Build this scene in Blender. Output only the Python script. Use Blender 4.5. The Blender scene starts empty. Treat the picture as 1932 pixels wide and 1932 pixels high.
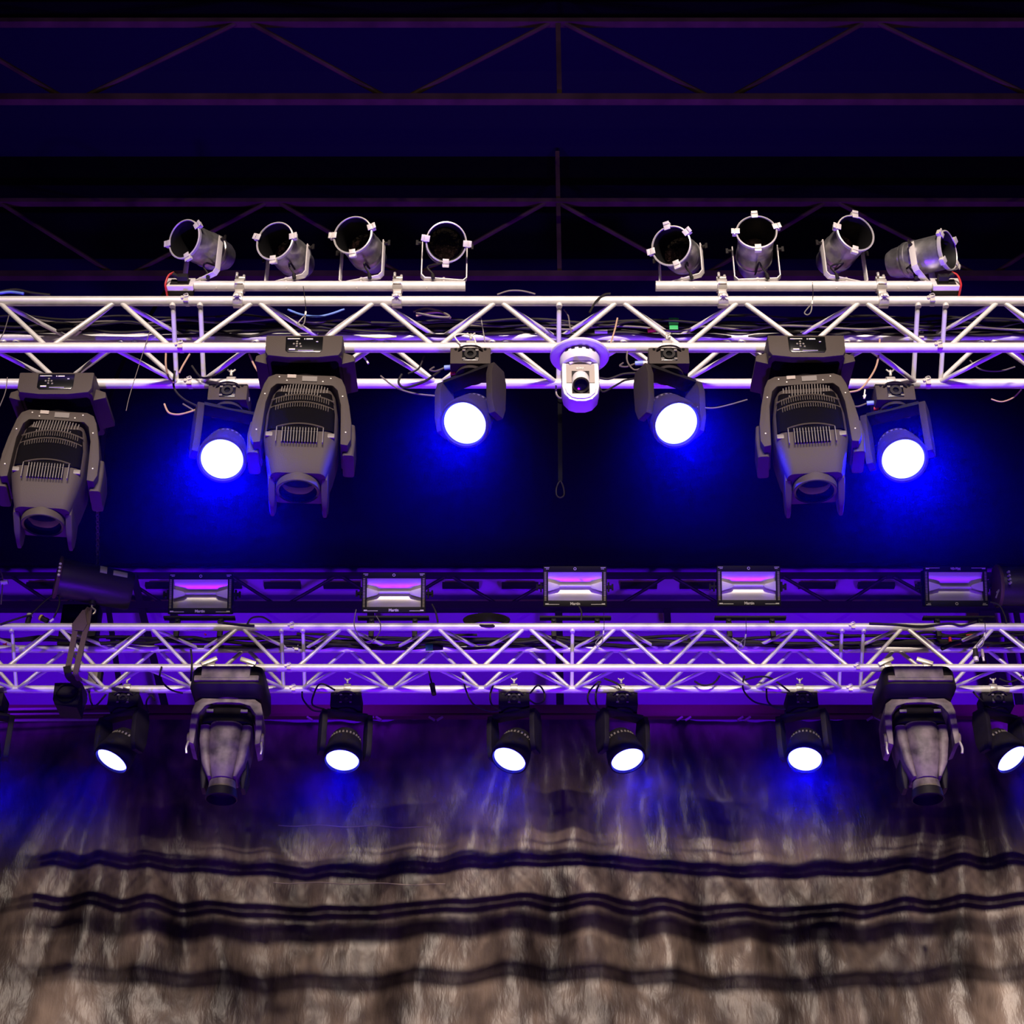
import bpy, bmesh, math, random
from mathutils import Vector, Matrix, Quaternion, noise
PI = math.pi
random.seed(7)
C = bpy.context.scene.collection
S = bpy.context.scene

# ------------------------------------------------------------------ camera, world, lights, exposure
FPX, PITCH, CZ = 3384.0, math.radians(32.8), 1.6
cam_d = bpy.data.cameras.new('camera'); cam = bpy.data.objects.new('camera', cam_d); C.objects.link(cam)
cam_d.sensor_width = 36; cam_d.sensor_height = 36; cam_d.lens = FPX / 1932 * 36
cam_d.clip_start = 0.05; cam_d.clip_end = 200
cam.location = (0, 0, CZ); cam.rotation_euler = (PI / 2 + PITCH, 0, 0)
S.camera = cam
S.view_settings.view_transform = 'Standard'; S.view_settings.look = 'None'
S.view_settings.exposure = 0.0; S.view_settings.gamma = 1.0; S.view_settings.use_curve_mapping = False
S.cycles.use_denoising = True
S.cycles.max_bounces = 6; S.cycles.diffuse_bounces = 3; S.cycles.glossy_bounces = 3; S.cycles.transmission_bounces = 4
S.cycles.volume_bounces = 0
S.cycles.sample_clamp_indirect = 3.0
w = bpy.data.worlds.new('night'); S.world = w; w.use_nodes = True
w.node_tree.nodes['Background'].inputs[0].default_value = (0.05, 0.03, 0.30, 1)
w.node_tree.nodes['Background'].inputs[1].default_value = 0.004


def spot(name, loc, target, power, color, angle, blend=0.5, radius=0.1):
    d = bpy.data.lights.new(name, 'SPOT'); d.energy = power; d.color = color
    d.spot_size = math.radians(angle); d.spot_blend = blend; d.shadow_soft_size = radius
    o = bpy.data.objects.new(name, d); C.objects.link(o); o.location = loc
    o.rotation_euler = (Vector(target) - Vector(loc)).to_track_quat('-Z', 'Y').to_euler()
    return o


WARM = (1.0, 0.83, 0.73)
# row of front lamps on the audience tower: light the rig, throw the chord shadows on the curtain
for k in range(9):
    x = 0.4 + (k - 4) * 1.05
    spot('front_light', (x, -15.0, CZ + 8.83), (x * 0.985, -14.0, CZ + 8.83 - 1.400), 2350, WARM, 90, 0.05, 0.14)
for k in range(5):
    x = 0.5 + (k - 2) * 0.9
    spot('narrow_front_light', (x, -15.0, CZ + 8.83), (x + (0.5 - x) * 0.04, -14.0, CZ + 8.83 - 0.325), 2300, WARM, 19, 0.35, 0.14)
# weak front lamps: one row towards the roof steel, one towards the curtain
for x in (-3.0, 0.2, 3.2):
    spot('roof_front_light', (x, -9.0, CZ + 2.9), (x * 0.8, 8.0, CZ + 8.6), 330, (1.0, 0.76, 0.66), 22, 0.6, 0.08)
    spot('low_front_light', (x, -9.0, CZ + 2.9), (x * 0.6, 10.5, CZ + 4.3), 75, (1.0, 0.55, 0.58), 26, 0.7, 0.08)
# stage floor washes pointing up (out of frame, below)
for x in (-2.4, 0.0, 2.4):
    spot('floor_wash', (x, 5.6, 0.3), (x * 0.9, 7.0, CZ + 4.5), 1000, (0.13, 0.0, 1.0), 66, 0.9, 0.12)
# unseen washes added near the back truss to turn the rear wall purple
for x in (-3.2, -1.1, 1.1, 3.2):
    spot('unseen_wall_wash', (x, 8.62, CZ + 4.62), (x * 1.05, 11.6, CZ + 7.1), 420, (0.15, 0.0, 1.0), 62, 0.9, 0.10)
# roof wash, very dim navy
spot('roof_wash', (0.8, 6.5, 0.3), (0.9, 9.2, CZ + 9.0), 60, (0.0, 0.0, 1.0), 40, 1.0, 0.2)


# ------------------------------------------------------------------ helpers
FWD = Vector((0, math.cos(PITCH), math.sin(PITCH))); UPV = Vector((0, -math.sin(PITCH), math.cos(PITCH)))


def P(u, v, Y):
    d = FWD + Vector((1, 0, 0)) * ((u - 966) / FPX) + UPV * ((966 - v) / FPX)
    t = Y / d.y
    return Vector((d.x * t, Y, CZ + d.z * t))


def link(o, parent=None):
    C.objects.link(o)
    if parent: o.parent = parent
    return o


def tag(o, label=None, cat=None, group=None, kind=None):
    if label: o['label'] = label
    if cat: o['category'] = cat
    if group: o['group'] = group
    if kind: o['kind'] = kind
    return o


def empty(name, loc, label=None, cat=None, group=None):
    o = bpy.data.objects.new(name, None); o.empty_display_size = 0.1; link(o); o.location = loc
    return tag(o, label, cat, group)


def copy_tree(o, parent=None):
    c = o.copy(); C.objects.link(c)
    if parent: c.parent = parent
    for ch in list(o.children): copy_tree(ch, c)
    return c


def text_mesh(body, size, extrude, m, parent, loc, rot):
    fc = bpy.data.curves.new('brand_text', 'FONT'); fc.body = body; fc.size = size; fc.align_x = 'CENTER'; fc.align_y = 'CENTER'
    fc.extrude = extrude; fc.offset = extrude
    t = bpy.data.objects.new('brand_source', fc); me = bpy.data.meshes.new_from_object(t)
    bpy.data.objects.remove(t); me.materials.clear(); me.materials.append(m)
    o = link(bpy.data.objects.new('brand_text', me), parent); o.location = loc; o.rotation_euler = rot
    return o


class MB:
    def __init__(s): s.bm = bmesh.new()

    def _xf(s, vs, M):
        if M is not None: bmesh.ops.transform(s.bm, matrix=M, verts=vs)

    def box(s, c, size, M=None):
        r = bmesh.ops.create_cube(s.bm, size=1.0); vs = r['verts']
        bmesh.ops.transform(s.bm, matrix=Matrix.Translation(Vector(c)) @ Matrix.Diagonal((size[0], size[1], size[2], 1)), verts=vs)
        s._xf(vs, M); return s

    def tube(s, a, b, r, seg=14, r2=None, caps=True):
        a = Vector(a); b = Vector(b); d = b - a
        q = d.to_track_quat('Z', 'Y').to_matrix().to_4x4()
        M = Matrix.Translation((a + b) / 2) @ q
        bmesh.ops.create_cone(s.bm, cap_ends=caps, segments=seg, radius1=r, radius2=r if r2 is None else r2, depth=d.length, matrix=M)
        return s

    def path(s, pts, r, seg=7, sub=6, closed=False, flat=None):
        pts = [Vector(p) for p in pts]
        if sub > 1 and len(pts) > 2:
            out = []; n = len(pts)
            rng = range(n) if closed else range(n - 1)
            for i in rng:
                p0 = pts[(i - 1) % n] if closed or i > 0 else pts[0]
                p1 = pts[i]; p2 = pts[(i + 1) % n]
                p3 = pts[(i + 2) % n] if closed or i + 2 < n else pts[-1]
                for k in range(sub):
                    t = k / sub
                    out.append(0.5 * ((2 * p1) + (p2 - p0) * t + (2 * p0 - 5 * p1 + 4 * p2 - p3) * t * t + (3 * p1 - p0 - 3 * p2 + p3) * t ** 3))
            if not closed: out.append(pts[-1])
            pts = out
        n = len(pts); rings = []; prev = None
        for i, p in enumerate(pts):
            if closed: t = (pts[(i + 1) % n] - pts[i - 1])
            else: t = pts[min(i + 1, n - 1)] - pts[max(i - 1, 0)]
            t = t.normalized() if t.length > 1e-9 else Vector((1, 0, 0))
            if prev is None:
                prev = t.orthogonal().normalized()
                if flat is not None:
                    prev = (Vector(flat) - t * Vector(flat).dot(t)).normalized()
            nrm = (prev - t * prev.dot(t)).normalized(); prev = nrm
            bn = t.cross(nrm)
            ring = []
            for k in range(seg):
                a = 2 * PI * k / seg + PI / seg
                ra, rb = (r, r) if flat is None else r
                ring.append(s.bm.verts.new(p + nrm * math.cos(a) * ra + bn * math.sin(a) * rb))
            rings.append(ring)
        m = n if closed else n - 1
        for i in range(m):
            A = rings[i]; B = rings[(i + 1) % n]
            for k in range(seg):
                s.bm.faces.new((A[k], A[(k + 1) % seg], B[(k + 1) % seg], B[k]))
        if not closed:
            s.bm.faces.new(rings[0][::-1]); s.bm.faces.new(rings[-1])
        return s

    def lathe(s, prof, seg=32, M=None, a0=0.0, a1=2 * PI):
        full = abs(a1 - a0 - 2 * PI) < 1e-6
        n = seg if full else seg + 1
        rings = []; allv = []
        for (r, z) in prof:
            if r < 1e-6 and full:
                v = s.bm.verts.new((0, 0, z)); rings.append([v]); allv.append(v); continue
            ring = [s.bm.verts.new((r * math.cos(a0 + (a1 - a0) * k / seg), r * math.sin(a0 + (a1 - a0) * k / seg), z)) for k in range(n)]
            rings.append(ring); allv += ring
        for A, B in zip(rings, rings[1:]):
            for k in range(seg):
                k2 = (k + 1) % n
                if len(A) == 1 and len(B) == 1: continue
                if len(A) == 1: s.bm.faces.new((A[0], B[k], B[k2]))
                elif len(B) == 1: s.bm.faces.new((A[k], A[k2], B[0]))
                else: s.bm.faces.new((A[k], A[k2], B[k2], B[k]))
        s._xf(allv, M); return s

    def prism(s, pts, axis, a, b, M=None):
        """polygon pts in the plane normal to axis, extruded from a to b"""
        def mk(p, t):
            if axis == 'y': return (p[0], t, p[1])
            if axis == 'x': return (t, p[0], p[1])
            return (p[0], p[1], t)
        A = [s.bm.verts.new(mk(p, a)) for p in pts]; B = [s.bm.verts.new(mk(p, b)) for p in pts]
        n = len(pts)
        s.bm.faces.new(A[::-1]); s.bm.faces.new(B)
        for i in range(n): s.bm.faces.new((A[i], A[(i + 1) % n], B[(i + 1) % n], B[i]))
        s._xf(A + B, M); return s

    def loft(s, rings, cap0=True, cap1=True, M=None):
        R = [[s.bm.verts.new(p) for p in ring] for ring in rings]
        n = len(R[0])
        for A, B in zip(R, R[1:]):
            for k in range(n): s.bm.faces.new((A[k], A[(k + 1) % n], B[(k + 1) % n], B[k]))
        if cap0: s.bm.faces.new(R[0][::-1])
        if cap1: s.bm.faces.new(R[-1])
        s._xf([v for r in R for v in r], M); return s

    def build(s, name, mat, parent=None, bevel=0.0, sharp=38, M=None):
        bm = s.bm
        bmesh.ops.recalc_face_normals(bm, faces=bm.faces)
        if M is not None: bmesh.ops.transform(bm, matrix=M, verts=bm.verts)
        if bevel > 0:
            es = [e for e in bm.edges if len(e.link_faces) == 2 and e.calc_face_angle(0) > math.radians(30)]
            bmesh.ops.bevel(bm, geom=es, offset=bevel, segments=2, profile=0.6, affect='EDGES', clamp_overlap=True)
        for f in bm.faces: f.smooth = True
        for e in bm.edges:
            e.smooth = not (len(e.link_faces) == 2 and e.calc_face_angle(0) > math.radians(sharp))
        me = bpy.data.meshes.new(name); bm.to_mesh(me); bm.free()
        me.materials.append(mat)
        return link(bpy.data.objects.new(name, me), parent)


def rrect(hw, y0, y1, z, r, n=5):
    pts = []
    for cx, cy, a0 in ((hw - r, y1 - r, 0), (-hw + r, y1 - r, PI / 2), (-hw + r, y0 + r, PI), (hw - r, y0 + r, 1.5 * PI)):
        for k in range(n):
            a = a0 + PI / 2 * k / (n - 1)
            pts.append((cx + r * math.cos(a), cy + r * math.sin(a), z))
    return pts


# ------------------------------------------------------------------ materials
def mat(name, col, rough=0.5, metal=0.0, spec=0.5, bump=0.0, bscale=60.0, var=0.0, vscale=8.0, emis=None, estr=0.0, sheen=0.0):
    m = bpy.data.materials.new(name); m.use_nodes = True
    nt = m.node_tree; b = nt.nodes['Principled BSDF']
    b.inputs['Base Color'].default_value = (*col, 1); b.inputs['Roughness'].default_value = rough
    b.inputs['Metallic'].default_value = metal; b.inputs['Specular IOR Level'].default_value = spec
    if sheen: b.inputs['Sheen Weight'].default_value = sheen
    tc = nt.nodes.new('ShaderNodeTexCoord')
    if var > 0:
        n = nt.nodes.new('ShaderNodeTexNoise'); n.inputs['Scale'].default_value = vscale; n.inputs['Detail'].default_value = 6
        nt.links.new(tc.outputs['Object'], n.inputs['Vector'])
        r = nt.nodes.new('ShaderNodeValToRGB'); r.color_ramp.elements[0].position = 0.3; r.color_ramp.elements[1].position = 0.72
        r.color_ramp.elements[0].color = (*[c * (1 - var) for c in col], 1); r.color_ramp.elements[1].color = (*[min(1, c * (1 + var)) for c in col], 1)
        nt.links.new(n.outputs['Fac'], r.inputs['Fac']); nt.links.new(r.outputs['Color'], b.inputs['Base Color'])
    if bump > 0:
        n2 = nt.nodes.new('ShaderNodeTexNoise'); n2.inputs['Scale'].default_value = bscale; n2.inputs['Detail'].default_value = 4
        nt.links.new(tc.outputs['Object'], n2.inputs['Vector'])
        bp = nt.nodes.new('ShaderNodeBump'); bp.inputs['Strength'].default_value = bump; bp.inputs['Distance'].default_value = 0.01
        nt.links.new(n2.outputs['Fac'], bp.inputs['Height']); nt.links.new(bp.outputs['Normal'], b.inputs['Normal'])
    if emis:
        b.inputs['Emission Color'].default_value = (*emis, 1); b.inputs['Emission Strength'].default_value = estr
    return m


M_ALU = mat('aluminium', (0.80, 0.77, 0.76), 0.42, 0.25, 0.5, 0.05, 90, 0.10, 14)
M_ALU2 = mat('aluminium_clamp', (0.66, 0.62, 0.58), 0.35, 0.5)
M_PAR = mat('spun_aluminium', (0.55, 0.53, 0.53), 0.34, 0.85, 0.5, 0.06, 40, 0.35, 22)
M_PARRIM = mat('rim_aluminium', (0.74, 0.70, 0.68), 0.38, 0.35)
M_PARIN = mat('can_interior', (0.005, 0.0045, 0.005), 0.55)
M_CLIP = mat('clip_aluminium', (0.80, 0.75, 0.72), 0.45, 0.2)
M_HEAD = mat('textured_black_shell', (0.066, 0.052, 0.046), 0.6, 0, 0.18, 0.15, 350)
M_HEADD = mat('dark_vent_plastic', (0.0035, 0.0028, 0.003), 0.8, 0, 0.04)
M_RIB = mat('worn_rib_plastic', (0.16, 0.14, 0.13), 0.5)
M_WASH = mat('grey_brown_cast_shell', (0.032, 0.024, 0.026), 0.65, 0, 0.15, 0.15, 300)
M_WASHB = mat('brown_cast_base', (0.060, 0.046, 0.042), 0.65, 0, 0.2, 0.15, 300)
M_WASHK = mat('black_cast_shell', (0.010, 0.008, 0.010), 0.65, 0, 0.15, 0.15, 300)
M_OLDH = mat('dusty_black_shell', (0.14, 0.112, 0.096), 0.55, 0, 0.4, 0.1, 120, 0.65, 14)
M_BLK = mat('black_paint', (0.009, 0.007, 0.008), 0.55, 0, 0.2)
M_HOIST = mat('scuffed_black_enamel', (0.035, 0.028, 0.026), 0.38, 0, 0.5, 0.1, 90)
M_SCR = mat('black_display', (0.003, 0.003, 0.004), 0.2)
M_WHT = mat('white_print', (0.75, 0.72, 0.68), 0.6)
M_WHTP = mat('white_plastic', (0.80, 0.77, 0.76), 0.35)
M_GRYP = mat('warm_grey_plastic', (0.38, 0.32, 0.29), 0.5)
M_RUB = mat('black_rubber', (0.014, 0.011, 0.011), 0.6, 0, 0.25)
M_GREYC = mat('grey_cable', (0.13, 0.105, 0.10), 0.5)
M_TANC = mat('tan_cable', (0.48, 0.30, 0.20), 0.5)
M_STEELW = mat('steel_wire', (0.45, 0.42, 0.40), 0.35, 0.6)
M_BLUEC = mat('light_blue_cable', (0.14, 0.26, 0.75), 0.5)
M_RED = mat('red_plastic', (0.55, 0.02, 0.02), 0.45)
M_GRN = mat('green_tape', (0.02, 0.42, 0.12), 0.6)
M_PLUG = mat('light_blue_plug', (0.24, 0.34, 0.80), 0.4)
M_YEL = mat('yellow_band', (0.65, 0.60, 0.05), 0.5)
M_ROOF = mat('brown_roof_steel', (0.125, 0.08, 0.042), 0.6, 0, 0.4, 0.1, 60, 0.4, 5)
M_BACKT = mat('black_truss_paint', (0.008, 0.006, 0.008), 0.6)
M_MAROON = mat('maroon_rail', (0.16, 0.05, 0.05), 0.55)
M_STRAP = mat('brown_webbing', (0.13, 0.09, 0.075), 0.8, 0, 0.2, 0.5, 260)
M_CHAIN = mat('zinc_chain', (0.40, 0.36, 0.32), 0.4, 0.7)
M_GLASS = mat('dark_lens_glass', (0.006, 0.005, 0.012), 0.08, 0, 0.3)
M_CHROME = mat('strobe_reflector', (0.88, 0.85, 0.81), 0.36, 0.85)
M_TUBE = mat('frosted_tube', (0.90, 0.88, 0.84), 0.2)
M_LAMPG = mat('lamp_glass', (0.09, 0.07, 0.045), 0.22, 0.8, 0.6, 0.6, 55)
M_WALL = mat('violet_wall_sheet', (0.42, 0.14, 0.60), 0.85, 0, 0.2, 0.05, 8)
M_CEIL = mat('roof_sheet', (0.012, 0.012, 0.030), 0.8, 0, 0.2)
M_DRAPE = mat('black_drape', (0.003, 0.003, 0.004), 0.95, 0, 0.1)
M_FLOOR = mat('stage_deck', (0.03, 0.03, 0.03), 0.7)
M_LENS = bpy.data.materials.new('lit_blue_lens'); M_LENS.use_nodes = True
_b = M_LENS.node_tree.nodes['Principled BSDF']
_b.inputs['Base Color'].default_value = (0.8, 0.8, 0.9, 1)
_b.inputs['Emission Color'].default_value = (0.055, 0.062, 1.0, 1); _b.inputs['Emission Strength'].default_value = 20.0


def curtain_mat():
    m = bpy.data.materials.new('brown_satin_cloth'); m.use_nodes = True; nt = m.node_tree; b = nt.nodes['Principled BSDF']
    b.inputs['Roughness'].default_value = 0.42; b.inputs['Specular IOR Level'].default_value = 0.55
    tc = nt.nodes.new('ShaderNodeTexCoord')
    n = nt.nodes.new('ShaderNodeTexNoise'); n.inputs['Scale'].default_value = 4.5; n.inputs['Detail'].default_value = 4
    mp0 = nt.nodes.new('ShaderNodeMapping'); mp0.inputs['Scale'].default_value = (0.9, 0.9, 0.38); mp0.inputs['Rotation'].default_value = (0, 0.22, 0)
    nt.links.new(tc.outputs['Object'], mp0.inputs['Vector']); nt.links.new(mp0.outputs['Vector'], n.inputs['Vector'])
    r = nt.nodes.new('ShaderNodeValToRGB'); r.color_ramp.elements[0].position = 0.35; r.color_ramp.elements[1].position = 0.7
    r.color_ramp.elements[0].color = (0.055, 0.037, 0.033, 1); r.color_ramp.elements[1].color = (0.33, 0.245, 0.20, 1)  # dark end paints the shadowed gaps and folds into the cloth colour
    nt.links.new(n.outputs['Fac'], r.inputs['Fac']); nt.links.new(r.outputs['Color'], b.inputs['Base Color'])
    mp = nt.nodes.new('ShaderNodeMapping'); mp.inputs['Scale'].default_value = (6, 6, 2.2)
    nt.links.new(tc.outputs['Object'], mp.inputs['Vector'])
    n2 = nt.nodes.new('ShaderNodeTexNoise'); n2.inputs['Scale'].default_value = 1.6; n2.inputs['Detail'].default_value = 4; n2.inputs['Roughness'].default_value = 0.6
    n2.inputs['Distortion'].default_value = 0.15
    nt.links.new(mp.outputs['Vector'], n2.inputs['Vector'])
    bp = nt.nodes.new('ShaderNodeBump'); bp.inputs['Strength'].default_value = 0.32; bp.inputs['Distance'].default_value = 0.04
    nt.links.new(n2.outputs['Fac'], bp.inputs['Height']); nt.links.new(bp.outputs['Normal'], b.inputs['Normal'])
    return m


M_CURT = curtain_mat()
M_SEAM = mat('seam_glint', (0.48, 0.38, 0.32), 0.6)  # pale tone paints the thin glints along the curtain seams

# ------------------------------------------------------------------ setting
def struct(name, c, size, m):
    o = MB().box(c, size).build(name, m); o['kind'] = 'structure'; return o


struct('floor', (0, 8.4, -0.05), (14, 7.2, 0.1), M_FLOOR)
struct('wall_back', (0, 11.72, 5.4), (14, 0.12, 10.8), M_WALL)
struct('ceiling', (0, 8.6, CZ + 9.25), (14, 7.0, 0.1), M_CEIL)
struct('trim_1', (0, 9.95, CZ + 9.08), (14, 0.86, 0.22), M_DRAPE)
struct('trim_2', (0, 6.9, CZ + 9.08), (14, 2.3, 0.22), M_DRAPE)
struct('trim_3', (0, 11.45, CZ + 8.06), (14, 0.05, 2.30), M_DRAPE)

# ------------------------------------------------------------------ box trusses
T1 = dict(Y=5.687, z=4.689 + CZ, x0=0.192, hb=0.2475, L=3.038)
T2 = dict(Y=8.19, z=4.564 + CZ, x0=0.315, hb=0.238, L=2.922)
H = 0.24


def box_truss(name, T, label, xlim, wob):
    root = empty(name, (T['x0'], T['Y'] + H / 2, T['z'] - H / 2), label, 'truss', 'aluminium box trusses')
    h = H / 2
    corners = [(-h, h), (-h, -h), (h, h), (h, -h)]       # (y,z): front top, front bottom, back top, back bottom
    Lh = T['L'] / 2
    for sec in (-1, 0, 1):
        cx = sec * T['L']
        a = max(cx - Lh, -xlim); b = min(cx + Lh, xlim)
        for (y, z) in corners:
            m = MB().tube((a + 0.003, y, z), (b - 0.003, y, z), 0.0205, 20)
            if sec >= 0 and abs(a - (cx - Lh)) < 1e-6:
                m.tube((a - 0.004, y, z), (a + 0.012, y, z), 0.0222, 20)
            m.build('chord', M_ALU, root)
        for k in range(-6, 6):
            xa = cx + k * T['hb']; xb = xa + T['hb']
            if max(xa, xb) > xlim or min(xa, xb) < -xlim: continue
            even = (k % 2 == 0)                         # even index: xa is a bottom node
            g = 0.017
            x1, x2 = xa + g, xb - g
            ze = h - 0.012
            for y in (-h, h):                            # faces
                p, q = ((x1, y, -ze), (x2, y, ze)) if even else ((x1, y, ze), (x2, y, -ze))
                MB().tube(p, q, 0.0102, 12).build('diagonal_brace', M_ALU, root)
            for z in (h, -h):                            # top and bottom planes
                p, q = ((x1, ze, z), (x2, -ze, z)) if even else ((x1, -ze, z), (x2, ze, z))
                MB().tube(p, q, 0.0092, 12).build('plan_brace', M_ALU, root)
        for off in (-(Lh - 0.056), 0.0, Lh - 0.056):
            x = cx + off
            if abs(x) > xlim: continue
            MB().tube((x, -h, h - 0.01), (x, h, -h + 0.01), 0.0098, 12).tube((x, -h, h - 0.03), (x, -h, h - 0.012), 0.0125, 12).build('cross_brace', M_ALU, root)
    for s in (-1, 1):
        for (y, z) in corners:
            x = s * Lh
            if abs(x) > xlim: continue
            m = MB()
            m.box((x + 0.0, y - 0.021, z - 0.004), (0.020, 0.010, 0.030))
            m.path([(x - 0.012, y - 0.026, z + 0.012), (x + 0.004, y - 0.030, z + 0.016), (x + 0.008, y - 0.03, z + 0.004), (x - 0.006, y - 0.028, z - 0.002)], 0.0022, 6, 4)
            m.tube((x - 0.016, y - 0.02, z), (x - 0.016, y - 0.028, z), 0.007, 10)
            m.build('coupler_pin', M_ALU2, root)
    return root


box_truss('box_truss', T1, 'silver aluminium box truss nearest the camera, carrying the pipes of silver cans', 2.75, 0)
box_truss('box_truss', T2, 'silver aluminium box truss farther back, below the row of strobes', 3.3, 0)

Z1T, Z1B, Z2T, Z2B = T1['z'], T1['z'] - H, T2['z'], T2['z'] - H
Y1F, Y1B, Y2F, Y2B = T1['Y'], T1['Y'] + H, T2['Y'], T2['Y'] + H


# ------------------------------------------------------------------ roof trusses and rear truss
def roof_truss(Y, zb, label, posts):
    root = empty('roof_truss', (0, Y, zb), label, 'truss', 'dark steel roof trusses')
    hh = 0.67
    MB().box((0, 0, 0), (12, 0.05, 0.05)).build('bottom_chord', M_ROOF, root)
    MB().box((0, 0, hh), (12, 0.05, 0.035)).build('top_chord', M_ROOF, root)
    for k in range(-3, 4):
        xn = -0.70 + 1.965 * k
        for s in (-1, 1):
            MB().tube((xn + s * 0.07, 0, 0.02), (xn + s * 0.93, 0, hh - 0.01), 0.016, 8).build('diagonal', M_ROOF, root)
    for (x, z0, z1) in posts:
        MB().box((x, 0.0, (z0 + z1) / 2), (0.03, 0.03, z1 - z0)).build('post', M_ROOF, root)
    return root


roof_truss(7.79, CZ + 8.0, 'dark brown steel roof truss crossing near the top of the picture', [(0.288, 0.02, 0.66)])
roof_truss(9.43, CZ + 8.0, 'dark steel roof truss just above the row of silver cans', [(0.325, 0.02, 1.15)])

rear = empty('rear_truss', (0, 11.2, CZ + 6.406), 'black steel truss silhouetted against the purple rear wall', 'truss')
MB().box((0, 0, 0), (12, 0.07, 0.058)).build('bottom_chord', M_BACKT, rear)
MB().box((0, 0, 0.262), (12, 0.05, 0.03)).build('top_chord', M_BACKT, rear)
for k in range(-6, 7):
    xn = -0.06 + 0.80 * k
    for s in (-1, 1):
        MB().tube((xn + s * 0.04, 0, 0.02), (xn + s * 0.37, 0, 0.25), 0.013, 8).build('diagonal', M_BACKT, rear)
for u in (1258, 700, 330):
    x = (u - 966) / 262.7
    MB().box((x, 0, -0.08), (0.045, 0.05, 0.12)).build('hanger', M_BACKT, rear)
for u, wd in ((1054, 0.052), (1862, 0.10), (1895, 0.045), (1918, 0.03)):
    x = (u - 966) / 262.7
    MB().box((x, 0.03, -0.55), (wd, 0.05, 1.06)).build('post', M_BACKT, rear)
a = P(252, 1085, 11.19); b = P(318, 1360, 11.19)
tl = MB().path([a, (a + b) / 2, b], (0.035, 0.03), 4, 1, flat=(1, 0, 0)).build('leaning_strut', M_BACKT)
tag(tl, 'slanting black strut between the black hoist tube and the leftmost strobe', 'strut')
a = P(205, 1150, 11.15); b = P(232, 1340, 11.1)
tl = MB().path([a, (a + b) / 2, b], (0.025, 0.03), 4, 1, flat=(1, 0, 0)).build('thin_strut', M_BACKT)
tag(tl, 'thin black strut behind the left hoist, left of the slanting thicker one', 'strut')
# row of dark slot plates along the top of the rear wall
for k in range(-8, 9):
    x = 0.06 + 0.445 * k
    sp = MB().box((x, 11.60, CZ + 6.82), (0.275, 0.05, 0.032)).build('slot_plate', M_BACKT)
    tag(sp, 'narrow black plate in the row along the top of the purple wall', 'plate', 'black plates along the top of the purple wall')

# ------------------------------------------------------------------ curtain
def build_curtain():
    bm = bmesh.new(); nx, nz = 330, 200
    x0, x1, zt, zb = -4.6, 4.6, CZ + 5.18, CZ + 2.8
    gathers = [(-2.45, 5.35, 0.06), (-1.9, 5.5, 0.035), (0.2, 5.7, 0.06), (0.95, 5.6, 0.05), (2.95, 5.45, 0.07), (1.8, 5.9, 0.04), (-0.8, 6.0, 0.04)]

    def depth(x, zz):
        y = 10.5
        for (gx, gz, amp) in gathers:
            dx = x - gx; dz = max(0.15, gz - zz)
            t = dx / dz                                  # fan coordinate about the gathering point
            y += 0.45 * amp * math.exp(-(t / 0.55) ** 2) * math.sin(t * 26 + gx * 5) * min(1.0, dz / 0.8)
        y += 0.065 * math.sin(x * 2.2 + 4.28)
        n1 = noise.fractal(Vector((x * 2.2, zz * 1.3, 3.1)), 1.0, 2.0, 4)
        n2 = noise.noise(Vector((x * 7 + zz * 3, zz * 4.5 - x * 2, 9.0)))
        n3 = noise.noise(Vector((x * 15 - zz * 6, zz * 9, 4.0)))
        n4 = noise.noise(Vector((x * 5 + zz * 5.5, zz * 1.2, 14.0)))
        return y + 0.016 * n1 + 0.012 * n2 + 0.004 * n3 + 0.016 * max(0.0, n4 - 0.1)

    V = []
    for j in range(nz + 1):
        z = zt + (zb - zt) * j / nz
        V.append([bm.verts.new((x0 + (x1 - x0) * i / nx, depth(x0 + (x1 - x0) * i / nx, z - CZ), z)) for i in range(nx + 1)])
    for j in range(nz):
        for i in range(nx):
            bm.faces.new((V[j][i], V[j + 1][i], V[j + 1][i + 1], V[j][i + 1]))
    bmesh.ops.recalc_face_normals(bm, faces=bm.faces)
    for f in bm.faces: f.smooth = True
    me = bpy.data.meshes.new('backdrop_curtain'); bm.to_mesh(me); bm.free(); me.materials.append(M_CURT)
    o = link(bpy.data.objects.new('backdrop_curtain', me))
    tag(o, 'wrinkled brown satin backdrop curtain hanging behind the lower blue lights', 'curtain')
    for (u0, u1, v) in ((525, 815, 1557), (515, 840, 1665)):
        pts = []
        for k in range(60):
            p = P(u0 + (u1 - u0) * k / 59, v + 1.5 * math.sin(k * 0.3) + 4 * k / 59, 10.45)
            for _ in range(3): p = P(u0 + (u1 - u0) * k / 59, v + 1.5 * math.sin(k * 0.3) + 4 * k / 59, depth(p.x, p.z - CZ) - 0.001)
            pts.append(p)
        MB().path(pts, 0.0035, 6, 1).build('seam_welt', M_SEAM, o)
    return o


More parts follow.
